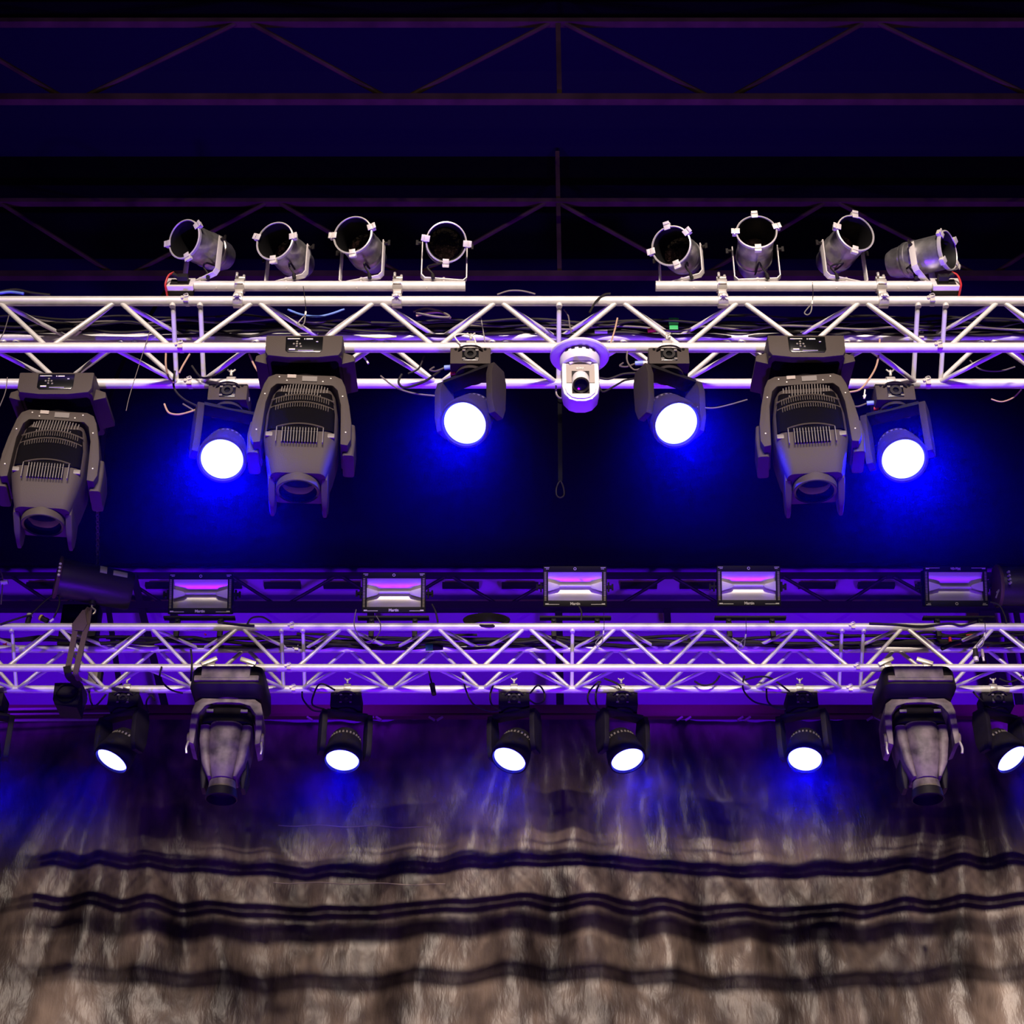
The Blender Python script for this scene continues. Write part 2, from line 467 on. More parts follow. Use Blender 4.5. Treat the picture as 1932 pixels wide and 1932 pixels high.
build_curtain()
rail = empty('curtain_rail', (0, 10.33, CZ + 5.135), 'dark maroon rail along the top edge of the brown curtain', 'rail')
MB().box((0, 0, 0), (9.4, 0.07, 0.075)).build('beam', M_MAROON, rail, bevel=0.006)
MB().box((0, -0.04, -0.045), (9.4, 0.012, 0.010)).build('lower_lip', M_MAROON, rail)
for u in (585, 700, 715, 815, 830, 1282, 1298, 1396, 1410, 1640, 1655):
    p = P(u, 1352, 10.30); x = p.x
    MB().box((0, 0, 0), (0.045, 0.012, 0.012), Matrix.Translation((x, -0.04, -0.065)) @ Matrix.Rotation(0.6 if (u % 2) else -0.6, 4, 'Y')).build('hook', M_GRYP, rail)
for v, r, lab in ((1337, 0.010, 'upper'), (1346, 0.006, 'middle'), (1358, 0.010, 'lowest')):
    a = P(-40, v + 2, 10.2); b = P(212 if v != 1337 else 160, v - 1, 10.2)
    o = MB().tube(a, b, r, 10).build('curtain_track', M_GRYP)
    tag(o, '%s of the three thin rails at the left edge above the curtain' % lab, 'rail', 'thin rails at the left edge above the curtain')

# ------------------------------------------------------------------ pipes for the cans
PIPE_Z = CZ + 4.768


def pipe_bar(ua, ub, uclamps, box_u, label):
    xa, xb = P(ua, 541, Y1F).x, P(ub, 541, Y1F).x
    root = empty('pipe_bar', ((xa + xb) / 2, Y1F, PIPE_Z), label, 'pipe', 'silver pipes that carry the cans')
    cx = root.location.x
    m = MB().tube((xa - cx, 0, 0), (xb - cx, 0, 0), 0.0215, 24)
    m.build('pipe', M_ALU, root)
    for u in uclamps:
        x = P(u, 548, Y1F).x - cx
        c = MB()
        dz = Z1T - PIPE_Z
        for zc in (0, dz):
            prof = []
            c.lathe([(0.0225, -0.020), (0.030, -0.020), (0.030, 0.020), (0.0225, 0.020), (0.0225, -0.020)], 20, Matrix.Translation((x, 0, zc)) @ Matrix.Rotation(PI / 2, 4, 'Y'))
        c.box((x, 0, dz / 2), (0.032, 0.03, 0.02))
        c.box((x, -0.030, dz + 0.006), (0.030, 0.012, 0.020)).box((x, -0.030, -0.004), (0.034, 0.012, 0.018))
        c.box((x, -0.002, 0.034), (0.040, 0.030, 0.010))
        c.tube((x - 0.012, -0.028, 0.03), (x - 0.012, -0.028, 0.048), 0.006, 8).tube((x + 0.014, -0.01, 0.03), (x + 0.014, -0.01, 0.05), 0.006, 8)
        c.tube((x, -0.036, dz - 0.002), (x, -0.048, dz - 0.008), 0.006, 8)
        c.path([(x - 0.014, -0.046, dz - 0.012), (x, -0.046, dz), (x + 0.014, -0.046, dz - 0.014)], 0.0035, 6, 3)
        c.build('pipe_clamp', M_ALU2, root, bevel=0.0012)
    for k in range(4):
        x = xa + (xb - xa) * (0.13 + 0.245 * k) - cx
        MB().tube((x, -0.012, -0.018), (x, -0.014, -0.027), 0.004, 8).build('bolt', M_ALU2, root)
    xb0 = P(box_u, 541, Y1F).x - cx
    sgn = -1 if xb0 < 0 else 1
    b = MB().box((xb0, -0.004, -0.012), (0.112, 0.075, 0.026)).build('outlet_box', M_RUB, root, bevel=0.003)
    MB().box((xb0, -0.004, 0.009), (0.116, 0.079, 0.022)).build('lid', M_CLIP, b, bevel=0.002)
    MB().box((xb0, -0.004, 0.0195), (0.078, 0.050, 0.004)).build('socket_plate', M_RUB, b)
    MB().box((xb0 - 0.012 * sgn, 0.0, 0.034), (0.042, 0.034, 0.032)).tube((xb0 + 0.005 * sgn, 0, 0.04), (xb0 + 0.03 * sgn, 0, 0.055), 0.010, 10).build('plug', M_RUB, b, bevel=0.003)
    b.rotation_euler = (1.13, 0, 0)
    MB().path([(xb0 + 0.024 * sgn, 0.012, 0.056), (xb0 + 0.044 * sgn, -0.004, 0.050), (xb0 + 0.054 * sgn, -0.036, 0.028), (xb0 + 0.052 * sgn, -0.047, 0.008), (xb0 + 0.050 * sgn, -0.047, -0.024)], 0.0045, 7, 5).build('red_lead', M_RED, b)
    return root


pipe_bar(340, 878, (452, 750), 341, 'silver pipe clamped on top of the near truss, left of centre, under four cans')
pipe_bar(1237, 1785, (1362, 1663), 1783, 'silver pipe clamped on top of the near truss, right of centre, under four cans')

# ------------------------------------------------------------------ par cans
def can_meshes():
    """can with its mouth towards local -Z, pivot at the origin"""
    me = {}
    out = [(0.0, 0.150), (0.030, 0.149), (0.052, 0.140), (0.062, 0.118), (0.066, 0.085), (0.069, 0.080), (0.069, 0.072), (0.074, 0.068), (0.0765, 0.060), (0.0765, 0.050), (0.073, 0.047),
           (0.073, 0.030), (0.0765, 0.026), (0.0765, 0.018), (0.074, 0.014), (0.074, -0.100), (0.0775, -0.104), (0.0775, -0.118)]
    return out


CAN = can_meshes()
par_proto = {}


def par_can(pu, pv, d_img, up_tilt_clips, label, bump_u=0, missing_top=False):
    """pu,pv: pivot pixel at the pipe plane; d_img: image offset of the mouth centre from the pivot in px"""
    piv = P(pu, pv, Y1F - 0.005)
    L = 0.118
    px = 462.0
    dx, dy = d_img[0] / (px * L), -d_img[1] / (px * L)
    s = math.hypot(dx, dy)
    if s > 0.93: dx, dy = dx * 0.93 / s, dy * 0.93 / s
    dz = -math.sqrt(1 - dx * dx - dy * dy)
    d = (Vector((1, 0, 0)) * dx + UPV * dy + FWD * dz).normalized()
    ptop = PIPE_Z + 0.0225
    root = empty('par_can', (piv.x, piv.y, ptop), label, 'stage light', 'silver cans on the two pipes')
    yaw = math.atan2(d.x, -d.y)          # 0 = towards the audience
    hp = piv.z - ptop
    # yoke
    hw = 0.093
    q = MB()
    pts = [(-hw, hp + 0.012), (-hw, 0.020), (-hw + 0.014, 0.004), (hw - 0.014, 0.004), (hw, 0.020), (hw, hp + 0.012)]
    path = [Vector((x, 0, z)) for x, z in pts]
    q.path(path, (0.0035, 0.016), 4, 1, flat=(0, 0, 1)) if False else None
    for (x0, z0), (x1, z1) in zip(pts, pts[1:]):
        a = Vector((x0, 0, z0)); b = Vector((x1, 0, z1)); m = (a + b) / 2; ln = (b - a).length
        ang = math.atan2(z1 - z0, x1 - x0)
        q.box((0, 0, 0), (ln + 0.004, 0.026, 0.0045), Matrix.Translation(m) @ Matrix.Rotation(-ang, 4, 'Y'))
    yk = q.build('yoke', M_CLIP, root, bevel=0.001)
    yk.rotation_euler = (0, 0, yaw)
    MB().tube((0, 0, -0.006), (0, 0, 0.016), 0.007, 10).build('yoke_bolt', M_ALU2, root)
    for sx in (-1, 1):
        kb = MB().tube((sx * (hw + 0.002), 0, hp), (sx * (hw + 0.018), 0, hp), 0.007, 10).box((sx * (hw + 0.022), 0, hp), (0.010, 0.005, 0.026)).build('tilt_knob', M_RUB, yk)
    # can
    q4 = d.to_track_quat('-Z', 'Y')
    body = MB().lathe(CAN, 40).build('can_body', M_PAR, root)
    body.location = (0, 0, hp); body.rotation_mode = 'QUATERNION'; body.rotation_quaternion = q4
    MB().lathe([(0.0775, -0.106), (0.0835, -0.108), (0.085, -0.114), (0.085, -0.122), (0.080, -0.124), (0.078, -0.121), (0.0765, -0.112)], 40).build('mouth_rim', M_PARRIM, body)
    MB().lathe([(0.0768, -0.121), (0.0715, -0.098), (0.0715, 0.040), (0.060, 0.050)], 40).build('inner_lining', M_PARIN, body)
    MB().lathe([(0.0705, 0.012), (0.062, 0.020), (0.045, 0.024), (0.0, 0.020)], 32).build('lamp_face', M_LAMPG, body)
    # gel clips on the rim: image angles (deg, 0 = right, 90 = up)
    R = q4.to_matrix()
    ex, ey = R @ Vector((1, 0, 0)), R @ Vector((0, 1, 0))
    # project local axes to the image to find the local angle of each clip
    def img(v): return Vector((v.x, v.dot(UPV)))
    ix, iy = img(ex), img(ey)
    for deg in up_tilt_clips:
        best, bt = None, -9
        tx, ty = math.cos(math.radians(deg)), math.sin(math.radians(deg))
        for k in range(360):
            t = 2 * PI * k / 360
            w2 = ix * math.cos(t) + iy * math.sin(t)
            if w2.length < 1e-6: continue
            val = (w2.x * tx + w2.y * ty) / w2.length
            if val > bt: bt, best = val, t
        Mx = Matrix.Rotation(best, 4, 'Z')
        c = MB().box((0.089, 0, -0.117), (0.020, 0.028, 0.017), Mx).box((0.079, 0, -0.128), (0.020, 0.026, 0.0035), Mx).box((0.098, 0, -0.128), (0.012, 0.026, 0.004), Mx)
        c.build('gel_clip', M_CLIP, body, bevel=0.0012)
    # lead from the back of the can down to the pipe
    back = R @ Vector((0, 0, 0.14)) + Vector((0, 0, hp))
    side = Vector((0.035 if d.x <= 0 else -0.045, -0.015, 0.006)) + Vector((bump_u, 0, 0))
    mid = Vector((back.x * 0.4, -0.05, 0.055)); lo = Vector((side.x - 0.02, -0.035, 0.048))
    MB().path([back, back * 0.7 + Vector((0, -0.02, -0.02)), mid, lo, side + Vector((0, -0.012, 0.010)), side + Vector((0.002, -0.012, -0.012))], 0.0042, 7, 6).build('power_lead', M_RUB, root)
    MB().tube(side + Vector((0, -0.012, 0.008)), side + Vector((0.003, -0.014, -0.016)), 0.008, 10).build('lead_grommet', M_RUB, root)
    return root


par_can(385, 468, (-29, -10), (190, 40, 285), 'silver can at the far left of the left pipe, tilted steeply to the left')
par_can(544, 478, (-19, -16), (165, 10, 268), 'silver can second from left on the left pipe, mouth tipped slightly left')
par_can(685, 468, (-15, -17), (180, 20, 272), 'silver can third from left on the left pipe, in a wide upright yoke')
par_can(839, 462, (5, 3), (355, 268, 170), 'silver can at the inner end of the left pipe, facing the camera squarely')
par_can(1283, 478, (-21, -7), (100, 195, 285, 40), 'silver can at the inner end of the right pipe, leaning left with four clips')
par_can(1424, 472, (-3, -27), (92, 180, 15, 270), 'silver can second along the right pipe, upright with a brassy glint inside')
par_can(1589, 468, (16, -21), (88, 165, 262), 'silver can third along the right pipe, tipped right, black knob at its left')
par_can(1738, 485, (43, -8), (125, 50, 235, 310), 'silver can at the outer end of the right pipe, turned almost sideways to the right')


# ------------------------------------------------------------------ small blue wash lights
def wash_parts():
    pr = {}
    return pr


def wash_light(pu, Yc, zc, d_img, yaw, label, group, power, proto, ms, mb):
    """hangs from the chord centred at (Yc, zc); d_img = image-space tilt of the beam (x right, y up)"""
    x = P(pu, 800 if Yc < 7 else 1420, Yc - 0.03).x
    if proto[0] is None:
        root = empty('wash_light', (0, 0, 0), label, 'stage light', group)
        c = MB()
        c.lathe([(0.0215, -0.018), (0.029, -0.018), (0.029, 0.018), (0.0215, 0.018), (0.0215, -0.018)], 18, Matrix.Rotation(PI / 2, 4, 'Y'), PI * 0.45, PI * 2.05)
        c.box((0, -0.004, -0.036), (0.034, 0.05, 0.018)).tube((0, -0.026, 0.022), (0, -0.03, 0.046), 0.006, 8)
        c.path([(-0.016, -0.03, 0.05), (0, -0.03, 0.036), (0.016, -0.03, 0.05)], 0.004, 6, 4)
        c.build('hook_clamp', M_ALU2, root, bevel=0.001)
        b = MB().box((0, 0, -0.090), (0.160, 0.130, 0.080)).build('base', mb, root, bevel=0.005)
        MB().box((0, -0.0655, -0.088), (0.066, 0.006, 0.056)).build('connector_panel', M_SCR, b, bevel=0.003)
        q = MB().lathe([(0.013, 0), (0.024, 0), (0.024, 0.008), (0.013, 0.008), (0.013, 0)], 20, Matrix.Translation((0, -0.068, -0.088)) @ Matrix.Rotation(PI / 2, 4, 'X'))
        q.build('power_socket', M_RUB, b)
        q = MB().path([(-0.048, -0.072, -0.068), (-0.03, -0.078, -0.056), (0.0, -0.08, -0.052), (0.03, -0.078, -0.056), (0.048, -0.072, -0.068)], 0.004, 6, 4).build('cable_guard', M_RUB, b)
        for sx in (-1, 1):
            MB().tube((sx * 0.058, -0.064, -0.060), (sx * 0.058, -0.0675, -0.060), 0.006, 10).build('screw', M_SCR, b)
        for sx, sz in ((-1, -1), (1, -1), (-1, 1), (1, 1)):
            MB().box((sx * 0.026, -0.069, -0.088 + sz * 0.021), (0.012, 0.004, 0.008)).build('socket_latch', M_RIB, b)
        yk = MB()
        yk.lathe([(0.0, -0.128), (0.055, -0.128), (0.060, -0.138), (0.060, -0.146), (0.0, -0.146)], 28)
        yoke = yk.build('yoke', ms, root, bevel=0.003)
        MB().box((0, 0, -0.152), (0.215, 0.075, 0.016)).build('yoke_bar', M_WASHK, yoke, bevel=0.003)
        for sx in (-1, 1):
            am = MB().prism([(-0.038, -0.150), (0.038, -0.150), (0.054, -0.205), (0.050, -0.330), (0.030, -0.385), (-0.030, -0.385), (-0.050, -0.330), (-0.054, -0.205)], 'x', sx * 0.106, sx * 0.134)
            am.build('arm', ms, yoke, bevel=0.004)
        hd = MB()
        hd.lathe([(0.0, 0.105), (0.045, 0.104), (0.064, 0.094), (0.070, 0.075), (0.078, 0.070), (0.078, 0.062), (0.074, 0.060), (0.074, 0.046), (0.082, 0.043), (0.086, 0.036), (0.090, 0.000),
                  (0.096, -0.020), (0.100, -0.060), (0.098, -0.082), (0.089, -0.084), (0.085, -0.070)], 40)
        head = hd.build('head', ms, root)
        fins = MB()
        for k in range(26):
            t = 2 * PI * k / 26
            fins.box((0.0775, 0, 0.053), (0.006, 0.009, 0.013), Matrix.Rotation(t, 4, 'Z'))
        fins.build('vent_ring', M_RIB, head)
        MB().lathe([(0.0, -0.080), (0.05, -0.079), (0.078, -0.076), (0.084, -0.070)], 48).build('lens', M_LENS, head)
        proto[0] = root
    else:
        root = copy_tree(proto[0]); tag(root, label, 'stage light', group)
    root.location = (x, Yc, zc)
    parts = {ch.name.split('.')[0]: ch for ch in root.children}
    ix, iy = d_img; dz = -math.sqrt(1 - ix * ix - iy * iy)
    d = (Vector((1, 0, 0)) * ix + UPV * iy + FWD * dz).normalized()
    parts['yoke'].rotation_euler = (0, 0, yaw)
    h = parts['head']; h.location = (0, 0, -0.345); h.rotation_mode = 'QUATERNION'
    h.rotation_quaternion = d.to_track_quat('-Z', 'Y')
    lp = Vector((x, Yc, zc - 0.345)) + d * 0.094
    o = spot('wash_beam', lp, lp + d, power, (0.0, 0.0, 1.0), 130 if Yc < 7 else 105, 1.0, 0.05)
    return root


G1 = 'lit blue lights on the near truss'; G2 = 'lit blue lights under the far truss'
PROTO1, PROTO2 = [None], [None]
PW1, PW2 = 600, 480
for pu, Yc, d, yaw, lab in (
        (426, Y1B, (0.02, -0.40), 0.35, 'blue light under the near truss, at the left side of the left dark moving head'),
        (886, Y1F, (-0.26, -0.36), -0.55, 'blue light under the near truss, left of the white camera, tipped to the left'),
        (1268, Y1F, (0.22, -0.38), 0.50, 'blue light under the near truss, right of the white camera, tipped to the right'),
        (1694, Y1B, (-0.02, -0.40), -0.40, 'blue light under the near truss, at the right side of the right dark moving head')):
    wash_light(pu, Yc, Z1B, d, yaw, lab, G1, PW1, PROTO1, M_WASH, M_WASHB)
for pu, d, yaw, lab in (
        (-38, (0.10, -0.60), 0.3, 'blue light cut by the left edge of the picture under the far truss'),
        (222, (-0.38, -0.66), -0.5, 'blue light under the far truss below the black hoist, its thin oval lens tipped left'),
        (648, (-0.06, -0.66), 0.3, 'blue light under the far truss, first to the right of the left tapered moving head'),
        (970, (-0.32, -0.60), -0.4, 'blue light under the far truss nearest the middle, its lens tipped down left'),
        (1177, (0.24, -0.62), 0.45, 'blue light under the far truss, right of the middle, its lens tipped down right'),
        (1522, (-0.16, -0.58), -0.4, 'blue light under the far truss, first to the left of the right tapered moving head'),
        (1896, (0.42, -0.56), 0.5, 'blue light at the right edge under the far truss, lens cut by the frame')):
    wash_light(pu, Y2B, Z2B, d, yaw, lab, G2, PW2, PROTO2, M_WASHK, M_WASHK)


# ------------------------------------------------------------------ large moving heads on the near truss
def profile_head():
    root = empty('moving_head', (0, 0, 0))
    c = MB()
    for x in (-0.10, 0.10):
        c.lathe([(0.0215, -0.018), (0.029, -0.018), (0.029, 0.018), (0.0215, 0.018), (0.0215, -0.018)], 18, Matrix.Translation((x, 0, 0)) @ Matrix.Rotation(PI / 2, 4, 'Y'), PI * 0.45, PI * 2.05)
        c.box((x, 0, -0.040), (0.034, 0.05, 0.026))
    c.build('hook_clamp', M_ALU2, root)
    # base
    b = MB().loft([rrect(0.150, -0.145, 0.150, -0.060, 0.02), rrect(0.152, -0.150, 0.152, -0.085, 0.02), rrect(0.148, -0.146, 0.150, -0.155, 0.02)]).build('base', M_HEAD, root)
    MB().loft([rrect(0.135, -0.120, 0.13, -0.153, 0.02), rrect(0.110, -0.060, 0.10, -0.180, 0.02)]).build('pan_bearing', M_HEADD, root)
    fr = MB().prism([(-0.150, -0.062), (0.150, -0.062), (0.149, -0.140), (0.138, -0.160), (0.06, -0.170), (-0.06, -0.170), (-0.138, -0.160), (-0.149, -0.140)], 'y', -0.158, -0.120).build('front_panel', M_HEAD, b, bevel=0.005)
    pm = MB().prism([(-0.072, -0.072), (0.074, -0.072), (0.074, -0.135), (0.066, -0.148), (-0.060, -0.148), (-0.070, -0.138)], 'y', -0.1615, -0.150).build('display_panel', M_SCR, b, bevel=0.002)
    ln = MB()
    ln.box((-0.040, -0.163, -0.084), (0.048, 0.002, 0.0035)).box((0.022, -0.163, -0.085), (0.026, 0.002, 0.005)).box((0.003, -0.163, -0.085), (0.004, 0.002, 0.005)).box((0.052, -0.163, -0.098), (0.008, 0.002, 0.003))
    ln.box((-0.044, -0.163, -0.135), (0.024, 0.002, 0.006)).box((0.01, -0.163, -0.141), (0.060, 0.002, 0.0015))
    ln.build('panel_print', M_WHT, b)
    bt = MB()
    for (dx, dz) in ((0, 0), (-0.012, 0), (0.012, 0), (0, 0.011), (0, -0.011), (0.016, -0.013)):
        bt.tube((-0.026 + dx, -0.160, -0.109 + dz), (-0.026 + dx, -0.1645, -0.109 + dz), 0.0042, 8)
    bt.build('buttons', M_RIB, b)
    for sx in (-1, 1):
        MB().prism([(sx * 0.145, -0.100), (sx * 0.192, -0.118), (sx * 0.196, -0.145), (sx * 0.145, -0.160)], 'y', -0.10, 0.10).build('side_handle', M_HEAD, b, bevel=0.004)
    # yoke
    half_out = [(0.0, -0.200), (0.115, -0.200), (0.143, -0.215), (0.158, -0.250), (0.178, -0.340), (0.190, -0.420), (0.192, -0.500), (0.180, -0.530), (0.152, -0.525)]
    half_in = [(0.148, -0.420), (0.144, -0.340), (0.128, -0.270), (0.108, -0.248), (0.0, -0.246)]
    hf = half_out + half_in
    poly = hf + [(-x, z) for x, z in reversed(hf[1:-1])]
    yk = MB().prism(poly, 'y', -0.085, 0.085)
    yoke = yk.build('yoke', M_HEAD, root, bevel=0.006)
    MB().lathe([(0.0, -0.176), (0.075, -0.176), (0.075, -0.202), (0.0, -0.202)], 28).build('pan_disc', M_HEADD, yoke)
    MB().box((0.018, -0.087, -0.222), (0.058, 0.004, 0.024)).build('label_plate', M_RIB, yoke)
    MB().box((-0.052, -0.087, -0.212), (0.034, 0.004, 0.016)).build('top_notch', M_GRYP, yoke)
    for (xx, zz) in ((-0.10, -0.216), (-0.07, -0.232), (0.07, -0.232), (0.10, -0.216), (-0.15, -0.30), (0.15, -0.30), (-0.17, -0.47), (0.17, -0.47)):
        MB().tube((xx, -0.084, zz), (xx, -0.0875, zz), 0.003, 8).build('screw', M_ALU2, yoke)
    for sx in (-1, 1):
        MB().loft([rrect(0.020, -0.07, 0.07, -0.40, 0.012), rrect(0.026, -0.08, 0.09, -0.46, 0.012), rrect(0.022, -0.07, 0.08, -0.545, 0.012)], M=Matrix.Translation((sx * 0.182, 0.03, 0))).build('arm_cover', M_HEAD, yoke)
    # head
    secs = [(-0.262, 0.108, -0.075, 0.085, 0.030), (-0.30, 0.122, -0.098, 0.110, 0.035), (-0.40, 0.138, -0.118, 0.130, 0.045), (-0.50, 0.140, -0.124, 0.132, 0.045),
            (-0.52, 0.139, -0.124, 0.132, 0.045), (-0.60, 0.124, -0.116, 0.126, 0.04), (-0.655, 0.109, -0.106, 0.118, 0.034), (-0.672, 0.104, -0.098, 0.112, 0.03)]
    hd = MB().loft([rrect(hw, y0, y1, z, r) for (z, hw, y0, y1, r) in secs])
    head = hd.build('head', M_HEAD, root)
    # darker vent band in the middle of the front
    vb = MB().loft([rrect(0.110, -0.104, -0.02, -0.300, 0.02), rrect(0.126, -0.123, -0.02, -0.40, 0.02), rrect(0.128, -0.129, -0.02, -0.495, 0.02)]).build('vent_cover', M_HEADD, head)
    rb = MB()
    for k in range(17):
        xx = -0.088 + 0.011 * k
        rb.box((0, 0, 0), (0.0036, 0.016, 0.066), Matrix.Translation((xx, -0.102 + 0.02 * (abs(xx) / 0.09) ** 3, -0.294)) @ Matrix.Rotation(-0.22, 4, 'X') @ Matrix.Rotation(0.06, 4, 'Y'))
    rb.build('top_ribs', M_RIB, head)
    rb = MB()
    for j, (z0, hh2) in enumerate(((-0.352, 0.026), (-0.392, 0.022))):
        for k in range(23):
            xx = -0.10 + 0.2 * k / 22
            zz = z0 + 0.02 * (1 - (xx / 0.1) ** 2)
            rb.box((xx, -0.112 - 0.17 * (abs(z0) - 0.35), zz), (0.003, 0.012, hh2))
    rb.build('middle_ribs', M_RIB, head).active_material = M_HEAD
    arcs = MB()
    for (z0, yy) in ((-0.345, -0.118), (-0.386, -0.1255), (-0.492, -0.132)):
        arcs.path([(xx, yy + 0.012 * (xx / 0.12) ** 2, z0 + 0.024 * (1 - (xx / 0.12) ** 2)) for xx in (-0.12, -0.08, -0.04, 0, 0.04, 0.08, 0.12)], 0.0035, 6, 3)
    arcs.build('arched_rims', M_HEAD, head)
    dk = MB().box((0, -0.1235, -0.525), (0.135, 0.006, 0.05)).build('fin_recess', M_HEADD, head)
    rb = MB()
    for k in list(range(13)) + [-2, 14]:
        xx = -0.066 + 0.011 * k
        rb.box((xx, -0.127, -0.530), (0.0028, 0.014, 0.068), Matrix.Rotation(-0.02, 4, 'X'))
    rb.build('cooling_fins', M_RIB, head)
    for sx in (-1, 1):
        MB().box((sx * 0.112, -0.116, -0.512), (0.038, 0.012, 0.020), None).build('corner_tab', M_RIB, head, bevel=0.003)
        MB().loft([rrect(0.012, -0.08, 0.118, -0.60, 0.008), rrect(0.013, -0.06, 0.120, -0.675, 0.008), rrect(0.012, 0.01, 0.118, -0.715, 0.008), rrect(0.007, 0.06, 0.112, -0.735, 0.006)], M=Matrix.Translation((sx * 0.100, 0, 0))).build('cheek', M_HEAD, head)
    T0 = Matrix.Translation((0, -0.016, 0))
    br = MB().lathe([(0.066, -0.655), (0.083, -0.660), (0.085, -0.680), (0.083, -0.702), (0.080, -0.704)], 40, T0).build('lens_barrel', M_HEAD, head)
    MB().lathe([(0.080, -0.7045), (0.072, -0.702), (0.070, -0.676)], 40, T0).build('barrel_lining', M_SCR, br)
    MB().lathe([(0.071, -0.682), (0.04, -0.692), (0.0, -0.696)], 32, T0).build('front_lens', M_GLASS, head)
    return root


mh = profile_head()
GM = 'dark moving heads on the near truss'
for i, (u, v, Yc, zc, yaw, lab) in enumerate((
        (90, 900, Y1B, Z1B, 0.10, 'dark ribbed moving head at the left edge under the near truss'),
        (569, 800, Y1F, Z1B, 0.06, 'dark ribbed moving head on the near truss, between the two left blue lights'),
        (1528, 800, Y1F, Z1B, -0.10, 'dark ribbed moving head on the near truss between the two right blue lights'))):
    o = mh if i == 0 else copy_tree(mh)
    tag(o, lab, 'stage light', GM)
    o.location = (P(u, v, Yc - 0.05).x, Yc, zc)
    for ch in o.children:
        if ch.name.split('.')[0] in ('yoke', 'head'): ch.rotation_euler = (0, 0, yaw)


# ------------------------------------------------------------------ tapered moving heads under the far truss
def tapered_head():
    root = empty('moving_head', (0, 0, 0))
    c = MB()
    for x, a in ((-0.115, 0.45), (0.085, -0.35)):
        c.lathe([(0.0215, -0.018), (0.030, -0.018), (0.030, 0.018), (0.0215, 0.018), (0.0215, -0.018)], 18, Matrix.Translation((x, 0, 0)) @ Matrix.Rotation(PI / 2, 4, 'Y'), PI * 0.45, PI * 2.05)
        c.box((x, 0, -0.045), (0.04, 0.06, 0.04))
        c.box((0, 0, 0), (0.085, 0.018, 0.020), Matrix.Translation((x - 0.01, -0.03, 0.022)) @ Matrix.Rotation(-a, 4, 'Y'))
    c.build('hook_clamp', M_ALU2, root, bevel=0.002)
    b = MB().loft([rrect(0.170, -0.160, 0.17, -0.075, 0.04), rrect(0.182, -0.178, 0.185, -0.100, 0.05), rrect(0.188, -0.182, 0.19, -0.185, 0.05), rrect(0.180, -0.16, 0.18, -0.205, 0.05), rrect(0.165, -0.13, 0.16, -0.222, 0.05)]).build('base', M_BLK, root)
    MB().box((-0.005, -0.186, -0.126), (0.245, 0.024, 0.068)).build('front_panel', M_OLDH, b, bevel=0.006)
    MB().box((0.0, -0.184, -0.158), (0.325, 0.022, 0.030)).build('front_strip', M_OLDH, b, bevel=0.006)
    half_out = [(0.0, -0.224), (0.130, -0.224), (0.165, -0.250), (0.178, -0.300), (0.180, -0.400), (0.176, -0.470), (0.150, -0.480)]
    half_in = [(0.146, -0.380), (0.140, -0.310), (0.110, -0.265), (0.060, -0.250), (0.0, -0.248)]
    hf = half_out + half_in
    poly = hf + [(-x, z) for x, z in reversed(hf[1:-1])]
    yk = MB().prism(poly, 'y', -0.10, 0.10)
    yk.lathe([(0.0, -0.21), (0.11, -0.21), (0.11, -0.226), (0.0, -0.226)], 28)
    yoke = yk.build('yoke', M_OLDH, root, bevel=0.008)
    for sx in (-1, 1):
        hb2 = MB().lathe([(0.0, 0.0), (0.030, 0.0), (0.034, 0.01), (0.034, 0.030), (0.028, 0.040), (0.0, 0.040)], 20, Matrix.Translation((sx * 0.150, -0.055, -0.430)) @ Matrix.Rotation(PI / 2 * sx, 4, 'Y')).build('tilt_hub', M_OLDH, yoke)
        MB().path([(sx * 0.178, -0.06, -0.44), (sx * 0.182, -0.085, -0.47), (sx * 0.186, -0.09, -0.50), (sx * 0.182, -0.088, -0.525)], 0.006, 8, 4).build('lock_lever', M_ALU2, yoke)
    secs = [(-0.262, 0.090, -0.070, 0.10, 0.04), (-0.290, 0.118, -0.100, 0.13, 0.05), (-0.36, 0.128, -0.118, 0.14, 0.06)]
    hd = MB().loft([rrect(a1, a2, a3, z, r, 7) for (z, a1, a2, a3, r) in secs])
    head = hd.build('head', M_BLK, root)
    for sx in (-1, 1):
        MB().box((sx * 0.085, -0.108, -0.300), (0.036, 0.012, 0.016), None).build('vent_tab', M_RIB, head, bevel=0.003)
    secs = [(-0.362, 0.080, -0.124, 0.10, 0.055), (-0.42, 0.083, -0.134, 0.11, 0.06), (-0.52, 0.078, -0.128, 0.11, 0.058), (-0.60, 0.062, -0.108, 0.09, 0.05), (-0.645, 0.052, -0.092, 0.07, 0.045)]
    MB().loft([rrect(a1, a2, a3, z, r, 8) for (z, a1, a2, a3, r) in secs]).build('front_shell', M_OLDH, head)
    for sx in (-1, 1):
        secs = [(-0.37, 0.026, -0.098, 0.12, 0.02), (-0.45, 0.026, -0.108, 0.12, 0.02), (-0.57, 0.022, -0.098, 0.11, 0.018), (-0.640, 0.008, -0.080, 0.06, 0.006)]
        sh = [0.102, 0.100, 0.084, 0.062]
        MB().loft([[(x + sx * s2, y, z2) for (x, y, z2) in rrect(a1, a2, a3, z, r, 5)] for (z, a1, a2, a3, r), s2 in zip(secs, sh)]).build('side_fin', M_OLDH, head)
        MB().loft([rrect(0.016, -0.06, 0.10, -0.52, 0.01), rrect(0.02, -0.05, 0.10, -0.60, 0.01), rrect(0.010, -0.03, 0.05, -0.67, 0.008)], M=Matrix.Translation((sx * 0.098, 0.03, 0))).build('side_cover', M_BLK, head)
    MB().lathe([(0.050, -0.635), (0.066, -0.646), (0.070, -0.690), (0.064, -0.692)], 32, Matrix.Translation((0, -0.015, 0))).build('lens_collar', M_OLDH, head)
